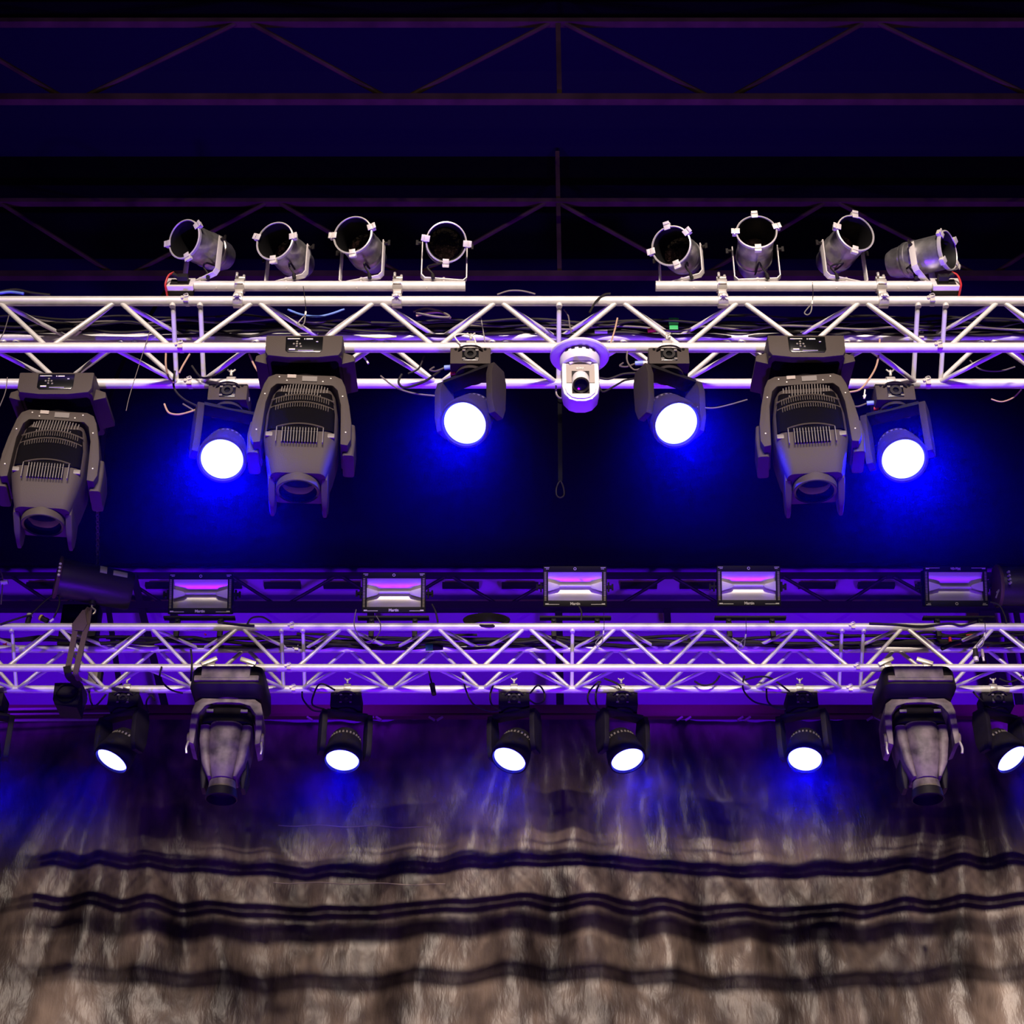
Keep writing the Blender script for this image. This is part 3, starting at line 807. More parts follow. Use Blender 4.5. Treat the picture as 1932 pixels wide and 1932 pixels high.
    MB().lathe([(0.060, -0.686), (0.074, -0.690), (0.080, -0.735), (0.074, -0.738), (0.064, -0.70), (0.0, -0.70)], 32, Matrix.Translation((0, -0.015, 0))).build('lens_hood', M_BLK, head)
    return root


th = tapered_head()
GT = 'tapered moving heads under the far truss'
for i, (u, yaw, lab) in enumerate(((427, 0.04, 'dusty tapered moving head under the far truss below the leftmost strobe'),
                                   (1737, -0.03, 'dusty tapered moving head under the far truss below the rightmost strobe'))):
    o = th if i == 0 else copy_tree(th)
    tag(o, lab, 'stage light', GT)
    o.location = (P(u, 1380, Y2F - 0.05).x, Y2F, Z2B)
    for ch in o.children:
        if ch.name.split('.')[0] in ('yoke', 'head'): ch.rotation_euler = (0, 0, yaw)


# ------------------------------------------------------------------ strobes
def strobe():
    """origin at the top of the truss chord, facing local -Y"""
    root = empty('strobe_light', (0, 0, 0))
    W, Hh, D = 0.338, 0.215, 0.15
    hs = MB()
    iw, ih = 0.144, 0.076
    # frame ring
    z0 = 0.0
    for (cx, cz, sx, sz) in ((0, Hh / 2 - 0.0155, W, 0.031), (0, -Hh / 2 + 0.0155, W, 0.031), (-W / 2 + 0.0125, 0, 0.025, Hh), (W / 2 - 0.0125, 0, 0.025, Hh)):
        hs.box((cx, 0.012, cz), (sx, 0.024, sz))
    body = MB().box((0, 0.110, 0), (W - 0.02, 0.06, Hh - 0.02))
    housing = hs.build('housing', M_BLK, root, bevel=0.0025)
    # reflector: curved trough
    prof = []
    for k in range(11):
        t = -1 + 2 * k / 10
        prof.append((0.006 + 0.036 * (1 - t * t), t * ih * 1.0))
    rf = MB(); A = []
    for sx in (-1, 1):
        A.append([rf.bm.verts.new((sx * iw, y, z)) for (y, z) in prof])
    for k in range(10): rf.bm.faces.new((A[0][k], A[0][k + 1], A[1][k + 1], A[1][k]))
    rf.build('reflector', M_CHROME, housing)
    for sx in (-1, 1):
        e = MB().prism([(sx * iw, -0.026), (sx * (iw - 0.055), -0.010), (sx * (iw - 0.066), 0.0), (sx * (iw - 0.055), 0.010), (sx * iw, 0.026)], 'y', 0.004, 0.034).build('end_reflector', M_CLIP, housing, bevel=0.002)
        s = MB().prism([(0.002, -ih), (0.044, -ih * 0.35), (0.044, ih * 0.35), (0.002, ih)], 'x', sx * iw, sx * (iw + 0.004)).build('side_reflector', M_CHROME, housing)
        tx = MB()
        for k in range(20): tx.box((sx * (W / 2 - 0.011), -0.0008, -0.075 + 0.0078 * k), (0.011, 0.0015, 0.004))
        tx.build('side_print', M_GRYP, housing)
    MB().tube((-0.085, 0.022, 0.004), (0.085, 0.022, 0.004), 0.0075, 12).build('flash_tube', M_TUBE, housing)
    pr = MB()
    for sx in (-1, 1):
        pr.box((sx * 0.122, -0.0008, -Hh / 2 + 0.010), (0.075, 0.0015, 0.0028)).box((sx * 0.150, -0.0008, -Hh / 2 + 0.0125), (0.018, 0.0016, 0.006))
        pr.box((sx * 0.150, -0.0008, Hh / 2 - 0.008), (0.026, 0.0015, 0.003)).box((sx * 0.147, -0.0008, Hh / 2 - 0.015), (0.016, 0.0015, 0.0028))
    pr.lathe([(0.005, 0), (0.008, 0.0)], 12, Matrix.Translation((0, -0.0012, Hh / 2 - 0.014)) @ Matrix.Rotation(PI / 2, 4, 'X'))
    pr.build('corner_print', M_WHT, housing)
    text_mesh('Martin', 0.020, 0.0006, M_WHT, housing, (0, -0.0012, -Hh / 2 + 0.0135), (PI / 2, 0, 0))
    back = body.build('rear_body', M_BLK, housing, bevel=0.01)
    # bracket and legs
    for sx in (-1, 1):
        br = MB().box((sx * (W / 2 + 0.012), 0.05, 0.0), (0.008, 0.03, 0.05)).tube((sx * (W / 2), 0.05, 0), (sx * (W / 2 + 0.030), 0.05, 0), 0.010, 10).box((sx * (W / 2 + 0.033), 0.05, 0), (0.010, 0.012, 0.034))
        br.build('pivot_knob', M_BLK, housing)
    MB().box((0, 0.05, 0.095), (W + 0.04, 0.035, 0.010)).build('cross_bar', M_BLK, root)
    for sx in (-1, 1):
        MB().box((sx * 0.115, 0.055, 0.040), (0.026, 0.030, 0.120)).tube((sx * 0.115, 0.03, 0.075), (sx * 0.115, 0.043, 0.075), 0.010, 10).build('leg', M_BLK, root, bevel=0.003)
    return root, housing


st, _ = strobe()
GS = 'strobes along the top of the far truss'
for i, (u, v, flip, lab) in enumerate(((378, 1120, False, 'leftmost of the five black framed strobes on the far truss'),
                                       (743, 1118, False, 'black framed strobe second from the left, a grey wire loop hanging at its left corner'),
                                       (1085, 1106, False, 'middle one of the five black framed strobes on the far truss, reflecting a cyan strip'),
                                       (1413, 1105, False, 'black framed strobe second from the right on the far truss'),
                                       (1804, 1106, True, 'rightmost black framed strobe, mounted upside down beside the right hoist'))):
    o = st if i == 0 else copy_tree(st)
    tag(o, lab, 'strobe light', GS)
    c = P(u, v, Y2F + 0.06)
    o.location = (c.x, Y2F + 0.06, Z2T + 0.02)
    for ch in o.children:
        if ch.name.startswith('housing'):
            ch.location = (0, 0, c.z - o.location.z)
            ch.rotation_euler = (0.42 if not flip else -0.42, 0 if not flip else PI, 0)


# ------------------------------------------------------------------ white robotic camera
pz = P(1094, 690, 5.60)
ptz = empty('robotic_camera', (pz.x, 5.60, CZ + 4.334), 'white robotic camera hanging upside down from the middle of the near truss', 'camera')
MB().lathe([(0.0, 0.012), (0.110, 0.012), (0.1165, 0.007), (0.1165, 0.001), (0.112, -0.003), (0.0, -0.003)], 56).build('mounting_plate', M_WHTP, ptz)
dr = MB().lathe([(0.0, -0.002), (0.076, -0.002), (0.079, -0.012), (0.079, -0.040), (0.074, -0.052), (0.0, -0.052)], 48).build('base_drum', M_WHTP, ptz)
for k in range(-2, 3):
    MB().box((0, -0.0785, -0.012), (0.014, 0.005, 0.008), Matrix.Rotation(k * 0.36, 4, 'Z')).build('air_slot', M_SCR, dr)
hf = [(0.0, -0.045), (0.070, -0.045), (0.073, -0.07), (0.073, -0.165), (0.066, -0.200), (0.045, -0.226), (0.018, -0.236)]
poly = hf + [(-x, z) for x, z in reversed(hf[1:])]
yk = MB().prism(poly, 'y', -0.030, 0.052).build('pan_body', M_WHTP, ptz, bevel=0.010)
MB().prism([(0.055, -0.062), (0.055, -0.150), (-0.055, -0.150), (-0.055, -0.062)], 'y', -0.034, -0.028).build('face_panel', M_GRYP, yk)
MB().prism([(0.034, -0.096), (0.034, -0.205), (-0.034, -0.205), (-0.034, -0.096)], 'y', -0.0365, -0.02).build('head_slot', M_RUB, yk)
hf = [(0.0, -0.158), (0.060, -0.158), (0.060, -0.178), (0.054, -0.200), (0.036, -0.219), (0.014, -0.226)]
MB().prism(hf + [(-x, z) for x, z in reversed(hf[1:])], 'y', -0.036, -0.028).build('chin_panel', M_WHTP, yk)
MB().path([(-0.042, -0.036, -0.060), (-0.022, -0.040, -0.052), (0, -0.041, -0.049), (0.022, -0.040, -0.052), (0.042, -0.036, -0.060)], 0.006, 8, 4).build('brow', M_WHTP, yk)
text_mesh('SONY', 0.0125, 0.0005, M_WHT, yk, (0, -0.0355, -0.082), (PI / 2, 0, 0))
hq = Vector((0, -0.52, -0.85)).to_track_quat('-Z', 'Y')
hd = MB().lathe([(0.0, 0.034), (0.022, 0.032), (0.032, 0.020), (0.0335, 0.010), (0.0335, -0.036), (0.030, -0.044), (0.027, -0.040)], 36).build('lens_head', M_WHTP, ptz)
hd.location = (0, -0.034, -0.140); hd.rotation_mode = 'QUATERNION'; hd.rotation_quaternion = hq
MB().lathe([(0.0295, -0.044), (0.0325, -0.047), (0.0290, -0.056), (0.025, -0.052), (0.024, -0.044)], 36).build('lens_ring', M_RUB, hd)
MB().lathe([(0.0265, -0.046), (0.015, -0.0475), (0.0, -0.048)], 32).build('glass', M_GLASS, hd)
MB().box((0, 0.045, 0.045), (0.06, 0.05, 0.075)).lathe([(0.0215, -0.02), (0.030, -0.02), (0.030, 0.02), (0.0215, 0.02), (0.0215, -0.02)], 18, Matrix.Translation((0, 0.087, Z1B - ptz.location.z)) @ Matrix.Rotation(PI / 2, 4, 'Y')).build('mounting_bracket', M_ALU2, ptz)


# ------------------------------------------------------------------ hoists, chains, slings
def chain_mesh(a, b, link_len=0.026, r=0.0035):
    m = MB(); a = Vector(a); b = Vector(b); d = b - a; n = int(d.length / (link_len * 0.72)); t = d.normalized()
    s1 = t.orthogonal().normalized(); s2 = t.cross(s1)
    for i in range(n):
        c = a + d * ((i + 0.5) / n); s = s1 if i % 2 else s2
        pts = []
        for k in range(10):
            an = 2 * PI * k / 10
            pts.append(c + t * math.cos(an) * link_len * 0.5 + s * math.sin(an) * link_len * 0.32)
        m.path(pts, r, 5, 1, closed=True)
    return m


def hoist(u, v, Y, ddir, lab_h, labels=True):
    c = P(u, v, Y)
    root = empty('chain_hoist', c, lab_h, 'hoist', 'black chain hoists above the far truss')
    d = Vector(ddir).normalized()
    rot = d.to_track_quat('Z', 'Y').to_matrix().to_4x4()
    Lh = 0.195
    b = MB().lathe([(0.0, -Lh), (0.098, -Lh), (0.104, -Lh + 0.006), (0.104, Lh - 0.02), (0.096, Lh - 0.004), (0.0, Lh)], 44).build('motor_housing', M_HOIST, root, M=rot)
    MB().lathe([(0.0, -Lh - 0.012), (0.112, -Lh - 0.012), (0.116, -Lh - 0.004), (0.112, -Lh + 0.006), (0.0, -Lh + 0.006)], 44).build('end_flange', M_ROOF, root, M=rot)
    if labels:
        for (t0, t1, a0, a1) in ((0.005, 0.042, 0.62, 1.25), (0.075, 0.150, 0.62, 1.00)):
            lm = MB(); n = 8; A = []
            side = d.cross(Vector((0, 0, 1))).normalized()     # towards the viewer
            if side.y > 0: side = -side
            for tt in (t0, t1):
                A.append([lm.bm.verts.new(d * tt + (side * math.cos(aa) + Vector((0, 0, 1)) * math.sin(aa)) * 0.1065) for aa in [a0 + (a1 - a0) * k / n - 0.45 for k in range(n + 1)]])
            for k in range(n): lm.bm.faces.new((A[0][k], A[0][k + 1], A[1][k + 1], A[1][k]))
            lm.build('white_label', M_WHT, root)
    hk = MB().tube((0, 0, -0.10), (0, 0, -0.125), 0.018, 12)
    hk.build('hook_block', M_RUB, root)
    MB().path([(0.0, 0, -0.118), (0.0, 0, -0.140), (0.020, 0, -0.158), (0.012, 0, -0.178), (-0.012, 0, -0.178), (-0.022, 0, -0.160)], 0.006, 8, 5).build('hook', M_CHAIN, root)
    br = MB()
    for k in range(4): br.tube(d * (-Lh + 0.03) + Vector((0, -0.108, 0.02 - 0.022 * k)), d * (-Lh + 0.03) + Vector((0.004, -0.122, 0.018 - 0.022 * k)), 0.007, 8)
    br.build('terminal_bolts', M_ALU2, root)
    return root


h1 = hoist(180, 1103, 8.22, (0.36, 0.13, -0.01), 'black tubular chain hoist with two white labels above the left of the far truss')
h2 = hoist(1952, 1106, 8.22, (0.38, 0.0, 0.0), 'black tubular chain hoist cut by the right edge beside the upside-down strobe', False)
ca = h1.location + Vector((0, 0, 0.10)); cb = P(184, 938, 8.22)
o = chain_mesh(ca, cb).build('lifting_chain', M_CHAIN)
tag(o, 'thin steel chain rising from the left black hoist to a hook', 'chain')
hkp = cb
o = empty('lifting_hook', cb, 'small steel hook at the top of the left chain below the leftmost moving head', 'hook')
MB().path([(0, 0, 0.0), (-0.004, 0, 0.03), (-0.022, 0, 0.045), (-0.020, 0, 0.075), (0.0, 0, 0.085), (0.020, 0, 0.070), (0.018, 0, 0.045)], 0.0065, 8, 5).build('hook_body', M_STEELW, o)
MB().box((0, 0, 0.005), (0.022, 0.016, 0.03)).build('swivel', M_CLIP, o, bevel=0.004)
sl = MB().path([cb + Vector((0, 0, 0.08)), cb + Vector((-0.02, 0.1, 0.9)), Vector((cb.x - 0.02, 9.40, CZ + 7.98))], (0.018, 0.006), 4, 6, flat=(1, 0, 0)).build('roof_sling', M_RUB)
tag(sl, 'dark sling from the chain hook up to the roof, behind the leftmost moving head', 'sling')

# brown sling around the far truss
sling = empty('lifting_sling', (0, 0, 0), 'brown webbing sling from the left hoist hook wrapped round the far truss', 'sling')
top = P(169, 1147, 8.19)
for (ut, ub) in ((143, 128), (163, 144)):
    p1 = P(ut, 1183, Y2F - 0.030); p2 = P(ub, 1262, Y2F - 0.030)
    MB().path([top, P(ut + 2, 1176, Y2F - 0.024), p1, (p1 + p2) / 2, p2, p2 + Vector((0.0, 0.012, -0.03)), p2 + Vector((0.01, 0.06, -0.034))], (0.020, 0.004), 4, 4, flat=(1, 0, 0)).build('webbing_leg', M_STRAP, sling)
p1 = P(152, 1178, Y2F - 0.034)
MB().prism([(0.0, 0.085), (-0.045, 0.0), (-0.04, -0.035), (0.02, -0.04), (0.035, 0.0), (0.012, 0.085)], 'y', -0.004, 0.004, Matrix.Translation(p1)).build('sleeve', M_STRAP, sling, bevel=0.002)
w1 = P(136, 1264, Y2F - 0.034)
MB().path([w1 + Vector((-0.03, 0, 0.02)), w1 + Vector((-0.01, 0.0, -0.035)), P(148, 1292, Y2F + 0.10), P(158, 1318, Y2B - 0.05), P(150, 1336, Y2B - 0.03)], (0.026, 0.006), 4, 4, flat=(1, 0, 0)).build('black_tail', M_RUB, sling)
# unlit black lamp box under the far truss
bx = P(131, 1322, Y2B - 0.06)
box = empty('unlit_lamp', bx, 'unlit black lamp housing under the far truss below the brown sling', 'stage light')
MB().prism([(-0.075, 0.075), (0.070, 0.075), (0.060, -0.070), (-0.055, -0.055), (-0.072, -0.02)], 'y', -0.06, 0.08).build('housing', M_BLK, box, bevel=0.006)
MB().box((0, 0.06, 0.10), (0.035, 0.04, 0.06)).build('hanging_bracket', M_RUB, box)
MB().lathe([(0.050, 0.0), (0.056, 0.0), (0.056, 0.012), (0.050, 0.012), (0.05, 0.0)], 24, Matrix.Translation((0, -0.062, 0.01)) @ Matrix.Rotation(PI / 2, 4, 'X')).build('dark_lens', M_SCR, box)
bx = P(155, 1160, Y2B + 0.05)
o = MB().box((0, 0, -0.085), (0.20, 0.10, 0.25), Matrix.Translation(bx)).build('junction_box', M_BLK, bevel=0.008)
tag(o, 'black box behind the brown sling above the far truss', 'box')
bx = P(178, 1278, Y2B + 0.02)
o = empty('bracket_plate', bx, 'worn grey bracket between the far truss chords just right of the brown sling', 'bracket')
MB().box((-0.005, 0, 0.0), (0.055, 0.02, 0.085)).build('plate', M_GRYP, o, bevel=0.004)
MB().box((0.03, 0, -0.01), (0.02, 0.05, 0.10)).build('side_web', M_RUB, o)

# dim strap hanging behind the near truss
o = empty('hanging_strap', P(1056, 880, Y1B), 'dim strap with a ring hanging below the white camera', 'strap')
c0 = o.location.copy()
MB().path([P(1056, 736, Y1B) - c0, P(1057, 880, Y1B) - c0, P(1057, 908, Y1B) - c0], (0.012, 0.003), 4, 2, flat=(1, 0, 0)).build('webbing', M_DRAPE, o)
MB().path([P(1050, 920, Y1B) - c0, P(1050, 934, Y1B) - c0, P(1057, 939, Y1B) - c0, P(1064, 934, Y1B) - c0, P(1063, 920, Y1B) - c0, P(1057, 908, Y1B) - c0], 0.003, 6, 4, closed=True).build('ring', M_BLK, o)
o = MB().path([P(1049, 728, Y1B - 0.03), P(1050, 744, Y1B - 0.03), P(1058, 751, Y1B - 0.03), P(1066, 744, Y1B - 0.03), P(1066, 730, Y1B - 0.03)], 0.004, 7, 5).build('shackle', M_CHAIN)
tag(o, 'small steel shackle under the near truss at the left of the white camera', 'shackle')


# ------------------------------------------------------------------ cables
def cable(pts, Y, r, m, name, label, cat='cable', group=None, parent=None):
    """pts: (u, v) or (u, v, dY)"""
    pp = [P(p[0], p[1], Y + (p[2] if len(p) > 2 else 0.0)) for p in pts]
    o = MB().path(pp, r, 7, 6).build(name, m, parent)
    if label: tag(o, label, cat, group)
    return o


def long_run(u0, u1, v, Y, r, m, lab, group, seed, amp=5, step=62, name='cable'):
    rnd = random.Random(seed); pts = []; u = u0
    while u < u1:
        pts.append((u, v + rnd.uniform(-amp, amp), rnd.uniform(-0.02, 0.02))); u += step * rnd.uniform(0.7, 1.3)
    pts.append((u1, v + rnd.uniform(-amp, amp), 0))
    return cable(pts, Y, r, m, name, lab, 'cable', group)


GC1 = 'cables lying along the near truss'
lab1 = 'dark cable lying among others along the inside of the near truss'
for i, (u0, u1, v, dy, r, m) in enumerate(((-40, 1010, 622, -0.04, 0.007, M_RUB), (-40, 1960, 612, -0.05, 0.006, M_RUB), (60, 900, 606, -0.06, 0.005, M_GREYC), (300, 1960, 630, -0.03, 0.008, M_RUB),
                                           (-40, 560, 598, -0.07, 0.005, M_RUB), (700, 1960, 604, -0.07, 0.006, M_RUB), (560, 1100, 617, -0.02, 0.006, M_GREYC), (1000, 1960, 620, -0.06, 0.005, M_GREYC),
                                           (1050, 1960, 627, -0.02, 0.007, M_RUB), (1350, 1960, 600, -0.06, 0.006, M_RUB))):
    long_run(u0, u1, v, Y1B + dy, r, m, lab1, GC1, 100 + i, 6)
GC2 = 'cables lying along the far truss'
lab2 = 'black cable lying among others along the inside of the far truss'
for i, (u0, u1, v, dy, r) in enumerate(((-40, 700, 1212, -0.05, 0.010), (200, 1300, 1207, -0.04, 0.010), (480, 1960, 1216, -0.04, 0.011), (560, 900, 1200, -0.07, 0.007), (880, 1960, 1210, -0.05, 0.010),
                                        (1000, 1960, 1202, -0.06, 0.008), (-40, 500, 1204, -0.06, 0.008), (1200, 1960, 1218, -0.03, 0.009), (1560, 1960, 1196, -0.07, 0.007), (300, 1100, 1222, -0.03, 0.008))):
    long_run(u0, u1, v, Y2B + dy, r, M_RUB, lab2, GC2, 200 + i, 5, 50)

cable([(0, 551), (30, 547), (60, 553), (95, 557)], Y1F + 0.08, 0.007, M_RUB, 'cable', 'black cable lying on top of the near truss at the left edge')
cable([(0, 553), (20, 551), (45, 554)], Y1F + 0.05, 0.006, M_BLUEC, 'cable', 'short blue cable on top of the near truss at the left edge')
cable([(543, 584), (570, 594), (600, 597), (625, 592), (650, 583)], Y1F + 0.10, 0.0045, M_BLUEC, 'cable', 'light blue cable looping between the braces below the left pipe')
cable([(780, 588), (805, 582), (832, 588), (848, 598), (820, 597), (785, 590)], Y1F + 0.12, 0.005, M_GREYC, 'cable', 'pale coiled cable below the inner end of the left pipe')
cable([(785, 596), (810, 590), (835, 590), (850, 600)], Y1F + 0.13, 0.005, M_TANC, 'cable', 'tan cable beside the pale coil below the inner end of the left pipe')
cable([(680, 634), (715, 637), (748, 635)], Y1F + 0.02, 0.004, M_WHT, 'cable', 'short white cable on the near truss below the left inner pipe clamp')
cable([(938, 556), (960, 549), (985, 549), (1010, 555)], Y1F + 0.03, 0.004, M_GREYC, 'cable', 'grey cable arched over the near truss between the two pipes')
cable([(1112, 590), (1125, 568), (1140, 556), (1152, 554)], Y1F - 0.024, 0.0045, M_RUB, 'cable', 'black cable draped over the near truss above the white camera')
cable([(1064, 584), (1072, 596), (1075, 615), (1078, 628)], Y1F + 0.05, 0.003, M_GREYC, 'cable', 'thin grey cable hanging beside the centre upright of the near truss')
cable([(1165, 600), (1160, 622), (1152, 648)], Y1F + 0.06, 0.0035, M_TANC, 'cable', 'tan cable tie hanging behind the near truss right of the white camera')
cable([(905, 585), (910, 615), (915, 645)], Y1F + 0.08, 0.0025, M_STEELW, 'safety_wire', 'thin wire hanging inside the near truss right of the second blue light', 'wire')
cable([(869, 650), (858, 634), (875, 630), (893, 636), (899, 652)], Y1F - 0.03, 0.003, M_WHTP, 'safety_wire', 'white wire looped over the clamp of the blue light left of the camera', 'wire')
# power leads near the wash lights
def plug_set(u, v, Y, lab, red=True, sc=1.0):
    c = P(u, v, Y)
    o = empty('power_plug', c, lab, 'plug', 'pale blue plugs beside the lit lights')
    MB().tube((-0.016, 0, 0.008), (0.016, -0.004, 0.008), 0.010, 12).build('blue_plug_shell', M_PLUG, o)
    MB().tube((0.016, -0.004, 0.008), (0.034, -0.006, 0.006), 0.009, 12).build('white_end', M_WHTP, o)
    if red: MB().tube((0.010, 0, -0.020), (0.030, -0.004, -0.022), 0.009, 12).build('red_end', M_RED, o)
    MB().path([(-0.016, 0, 0.008), (-0.05, 0.01, 0.0), (-0.075, 0.03, 0.02), (-0.06, 0.05, 0.05)], 0.0035, 7, 5).build('lead', M_GREYC, o)
    return o


plug_set(846, 697, Y1F, 'pale blue plug at the left side of the blue light left of the camera')
plug_set(1206, 689, Y1F, 'pale blue plug between the white camera and the next blue light')
plug_set(1643, 764, Y1B, 'pale blue plug at the right side of the right dark moving head')
plug_set(455, 757, Y1B, 'pale blue plug behind the left dark moving head beside its blue light', False)
cable([(758, 706), (752, 722), (765, 731), (800, 720), (830, 700)], Y1F + 0.05, 0.005, M_RUB, 'cable', 'black cable loop below the near truss left of the second blue light')
cable([(718, 709), (745, 730), (780, 742), (822, 747)], Y1F + 0.1, 0.0035, M_GREYC, 'cable', 'thin dark cable sagging under the near truss right of the left moving head')
cable([(800, 672), (790, 695), (770, 705)], Y1F + 0.05, 0.004, M_RUB, 'cable', 'black cable across the lower brace left of the second blue light')
cable([(1185, 655), (1183, 680), (1195, 697), (1208, 696)], Y1F, 0.0035, M_GREYC, 'cable', 'grey cable loop right of the white camera at the pale plug')
cable([(1128, 712), (1148, 715), (1175, 706), (1200, 704)], Y1F, 0.005, M_RUB, 'cable', 'upper black cable between the white camera and the blue light to its right')
cable([(1128, 722), (1137, 739), (1160, 728), (1178, 718), (1200, 714)], Y1F - 0.02, 0.004, M_RUB, 'cable', 'lower black cable drooping between the white camera and the blue light to its right')
cable([(1315, 768), (1345, 770), (1375, 764), (1410, 754)], Y1F + 0.02, 0.003, M_GREYC, 'cable', 'thin cable running from the right of the third blue light towards the right moving head')
cable([(1660, 640), (1655, 685), (1640, 715), (1622, 735), (1600, 740)], Y1F + 0.04, 0.004, M_TANC, 'cable', 'tan cable hanging beside the right dark moving head')
cable([(1632, 735), (1630, 752), (1633, 745), (1628, 748)], Y1F + 0.04, 0.003, M_WHTP, 'cable', 'white cable end beside the right dark moving head')
cable([(1830, 680), (1850, 697), (1885, 700), (1915, 692)], Y1B - 0.1, 0.003, M_GREYC, 'cable', 'thin grey cable sagging inside the near truss at the right edge')
cable([(1870, 753), (1890, 758), (1912, 750), (1927, 735)], Y1B, 0.003, M_TANC, 'cable', 'thin tan cable hanging below the near truss at the right edge')
cable([(310, 762), (318, 778), (335, 782), (355, 778), (378, 770)], Y1B - 0.03, 0.004, M_TANC, 'cable', 'tan cable curling left of the leftmost lit blue light')
cable([(345, 762), (358, 770), (368, 776)], Y1B - 0.03, 0.004, M_GREYC, 'cable', 'short pale cable above the tan curl left of the leftmost blue light')
cable([(330, 700), (328, 730), (345, 752), (378, 769)], Y1B - 0.05, 0.0045, M_RUB, 'cable', 'black cable dropping from the truss joint to the leftmost blue light')
cable([(313, 667), (313, 690), (318, 712), (328, 722)], Y1B - 0.08, 0.004, M_TANC, 'cable', 'tan cable hanging at the left truss joint of the near truss')
cable([(358, 668), (345, 690), (338, 704)], Y1B - 0.08, 0.004, M_TANC, 'cable', 'tan cable at the right of the left truss joint of the near truss')
cable([(362, 690), (380, 712), (405, 708), (425, 695), (438, 680)], Y1B - 0.06, 0.0045, M_RUB, 'cable', 'black cable slung below the near truss above the leftmost blue light')
cable([(282, 627), (262, 690), (245, 745), (238, 775)], Y1F - 0.03, 0.0016, M_GREYC, 'safety_wire', 'thin wire hanging in front of the near truss right of the leftmost moving head', 'wire')
cable([(17, 595), (8, 625), (0, 640)], Y1F - 0.03, 0.002, M_GREYC, 'safety_wire', 'thin wire in front of the near truss at the left edge', 'wire')
cable([(14, 712), (10, 740), (-2, 770)], Y1F, 0.002, M_GREYC, 'safety_wire', 'thin wire hanging under the near truss at the left edge', 'wire')
cable([(470, 668), (480, 690), (492, 709)], Y1F + 0.05, 0.004, M_TANC, 'cable', 'short tan cable left of the base of the left dark moving head')
cable([(680, 668), (690, 678), (695, 686)], Y1F + 0.05, 0.004, M_WHTP, 'cable', 'short white cable end right of the base of the left dark moving head')

# safety wires with carabiners
def carabiner(u0, v0, u1, v1, Y, lab, grp):
    o = empty('safety_wire', P(u0, v0, Y), lab, 'wire', grp)
    c0 = o.location.copy()
    w = [P(u0, v0, Y) - c0, P(u0 + (u1 - u0) * 0.6 + 1, (v0 + v1) / 2 - 4, Y) - c0, P(u1, v1 - 18, Y) - c0]
    MB().path(w, 0.0014, 6, 6).build('wire', M_RUB, o)
    c = P(u1, v1 - 18, Y) - c0
    MB().tube(c, P(u1 - 1, v1 - 11, Y) - c0, 0.004, 8).build('ferrule', M_WHTP, o)
    MB().path([P(u1 - 2, v1 - 10, Y) - c0, P(u1 - 12, v1, Y) - c0, P(u1 - 15, v1 + 6, Y) - c0, P(u1 - 9, v1 + 9, Y) - c0, P(u1 - 3, v1 + 3, Y) - c0], 0.0025, 7, 4, closed=True).build('carabiner', M_STEELW, o)


carabiner(1533, 533, 1533, 585, Y1F - 0.026, 'safety wire with an open carabiner hanging from the right pipe', 'safety wires on the pipes')
carabiner(572, 540, 577, 606, Y1F - 0.026, 'safety wire with a ferrule hanging from the left pipe below its second can', 'safety wires on the pipes')
carabiner(1139, 1155, 1139, 1208, Y2F - 0.024, 'safety wire with a pale ferrule hanging under the middle strobe', 'safety wires of the strobes')
carabiner(1407, 1165, 1407, 1215, Y2F - 0.024, 'safety wire with a pale ferrule hanging under the strobe second from right', 'safety wires of the strobes')
carabiner(1858, 1170, 1858, 1212, Y2F - 0.024, 'safety wire with a pale ferrule hanging under the rightmost strobe', 'safety wires of the strobes')

# green tape and red plug in the near truss
o = MB().box((0, 0, 0), (0.040, 0.020, 0.022), Matrix.Translation(P(1271, 606, Y1B - 0.06))).box((0, 0, 0), (0.036, 0.018, 0.022), Matrix.Translation(P(1271, 620, Y1B - 0.06))).build('green_tape', M_GRN, bevel=0.002)
tag(o, 'bright green tape round the cables inside the near truss', 'tape')
o = MB().tube(P(1222, 624, Y1B - 0.06), P(1238, 622, Y1B - 0.06), 0.009, 10).build('red_connector', M_RED)
tag(o, 'red connector on the cables left of the green tape in the near truss', 'connector')
o = MB().tube(P(1122, 626, Y1B - 0.06), P(1146, 626, Y1B - 0.06), 0.008, 10).build('cable_tag', M_WHT)
tag(o, 'white tag wrapped on a cable inside the near truss above the white camera', 'tag')
o = MB().tube(P(803, 1221, Y2B - 0.08), P(817, 1221, Y2B - 0.08), 0.019, 14).build('green_tape', M_GRN)
tag(o, 'round green tape band on a black plug inside the far truss', 'tape')
o = MB().tube(P(817, 1221, Y2B - 0.08), P(836, 1222, Y2B - 0.08), 0.018, 14, 0.012).build('black_connector', M_RUB)
tag(o, 'black connector to the right of the green tape band in the far truss', 'connector')
for (ua, va, ub, vb, lab) in ((1822, 1199, 1834, 1197, 'uppermost red connector among the cables at the right of the far truss'), (1798, 1216, 1812, 1212, 'red collar on a slanting black cable at the right of the far truss'),
                              (1792, 1203, 1793, 1211, 'small red light among the cables at the right of the far truss'), (1862, 1221, 1866, 1221, 'tiny red dot right of the slanting cable at the right of the far truss'),
                              (7, 1213, 13, 1215, 'red connector on the far truss at the left edge'), (386, 1196, 389, 1198, 'tiny red indicator below the leftmost strobe')):
    o = MB().tube(P(ua, va, Y2B - 0.07), P(ub, vb, Y2B - 0.07), 0.009 if 'tiny' not in lab else 0.004, 10).build('red_connector', M_RED)
    tag(o, lab, 'connector', 'red connectors in the far truss')
cable([(1776, 1224), (1800, 1214), (1835, 1203), (1850, 1200)], Y2B - 0.09, 0.012, M_RUB, 'cable', 'thick slanting black cable with a red collar at the right of the far truss')

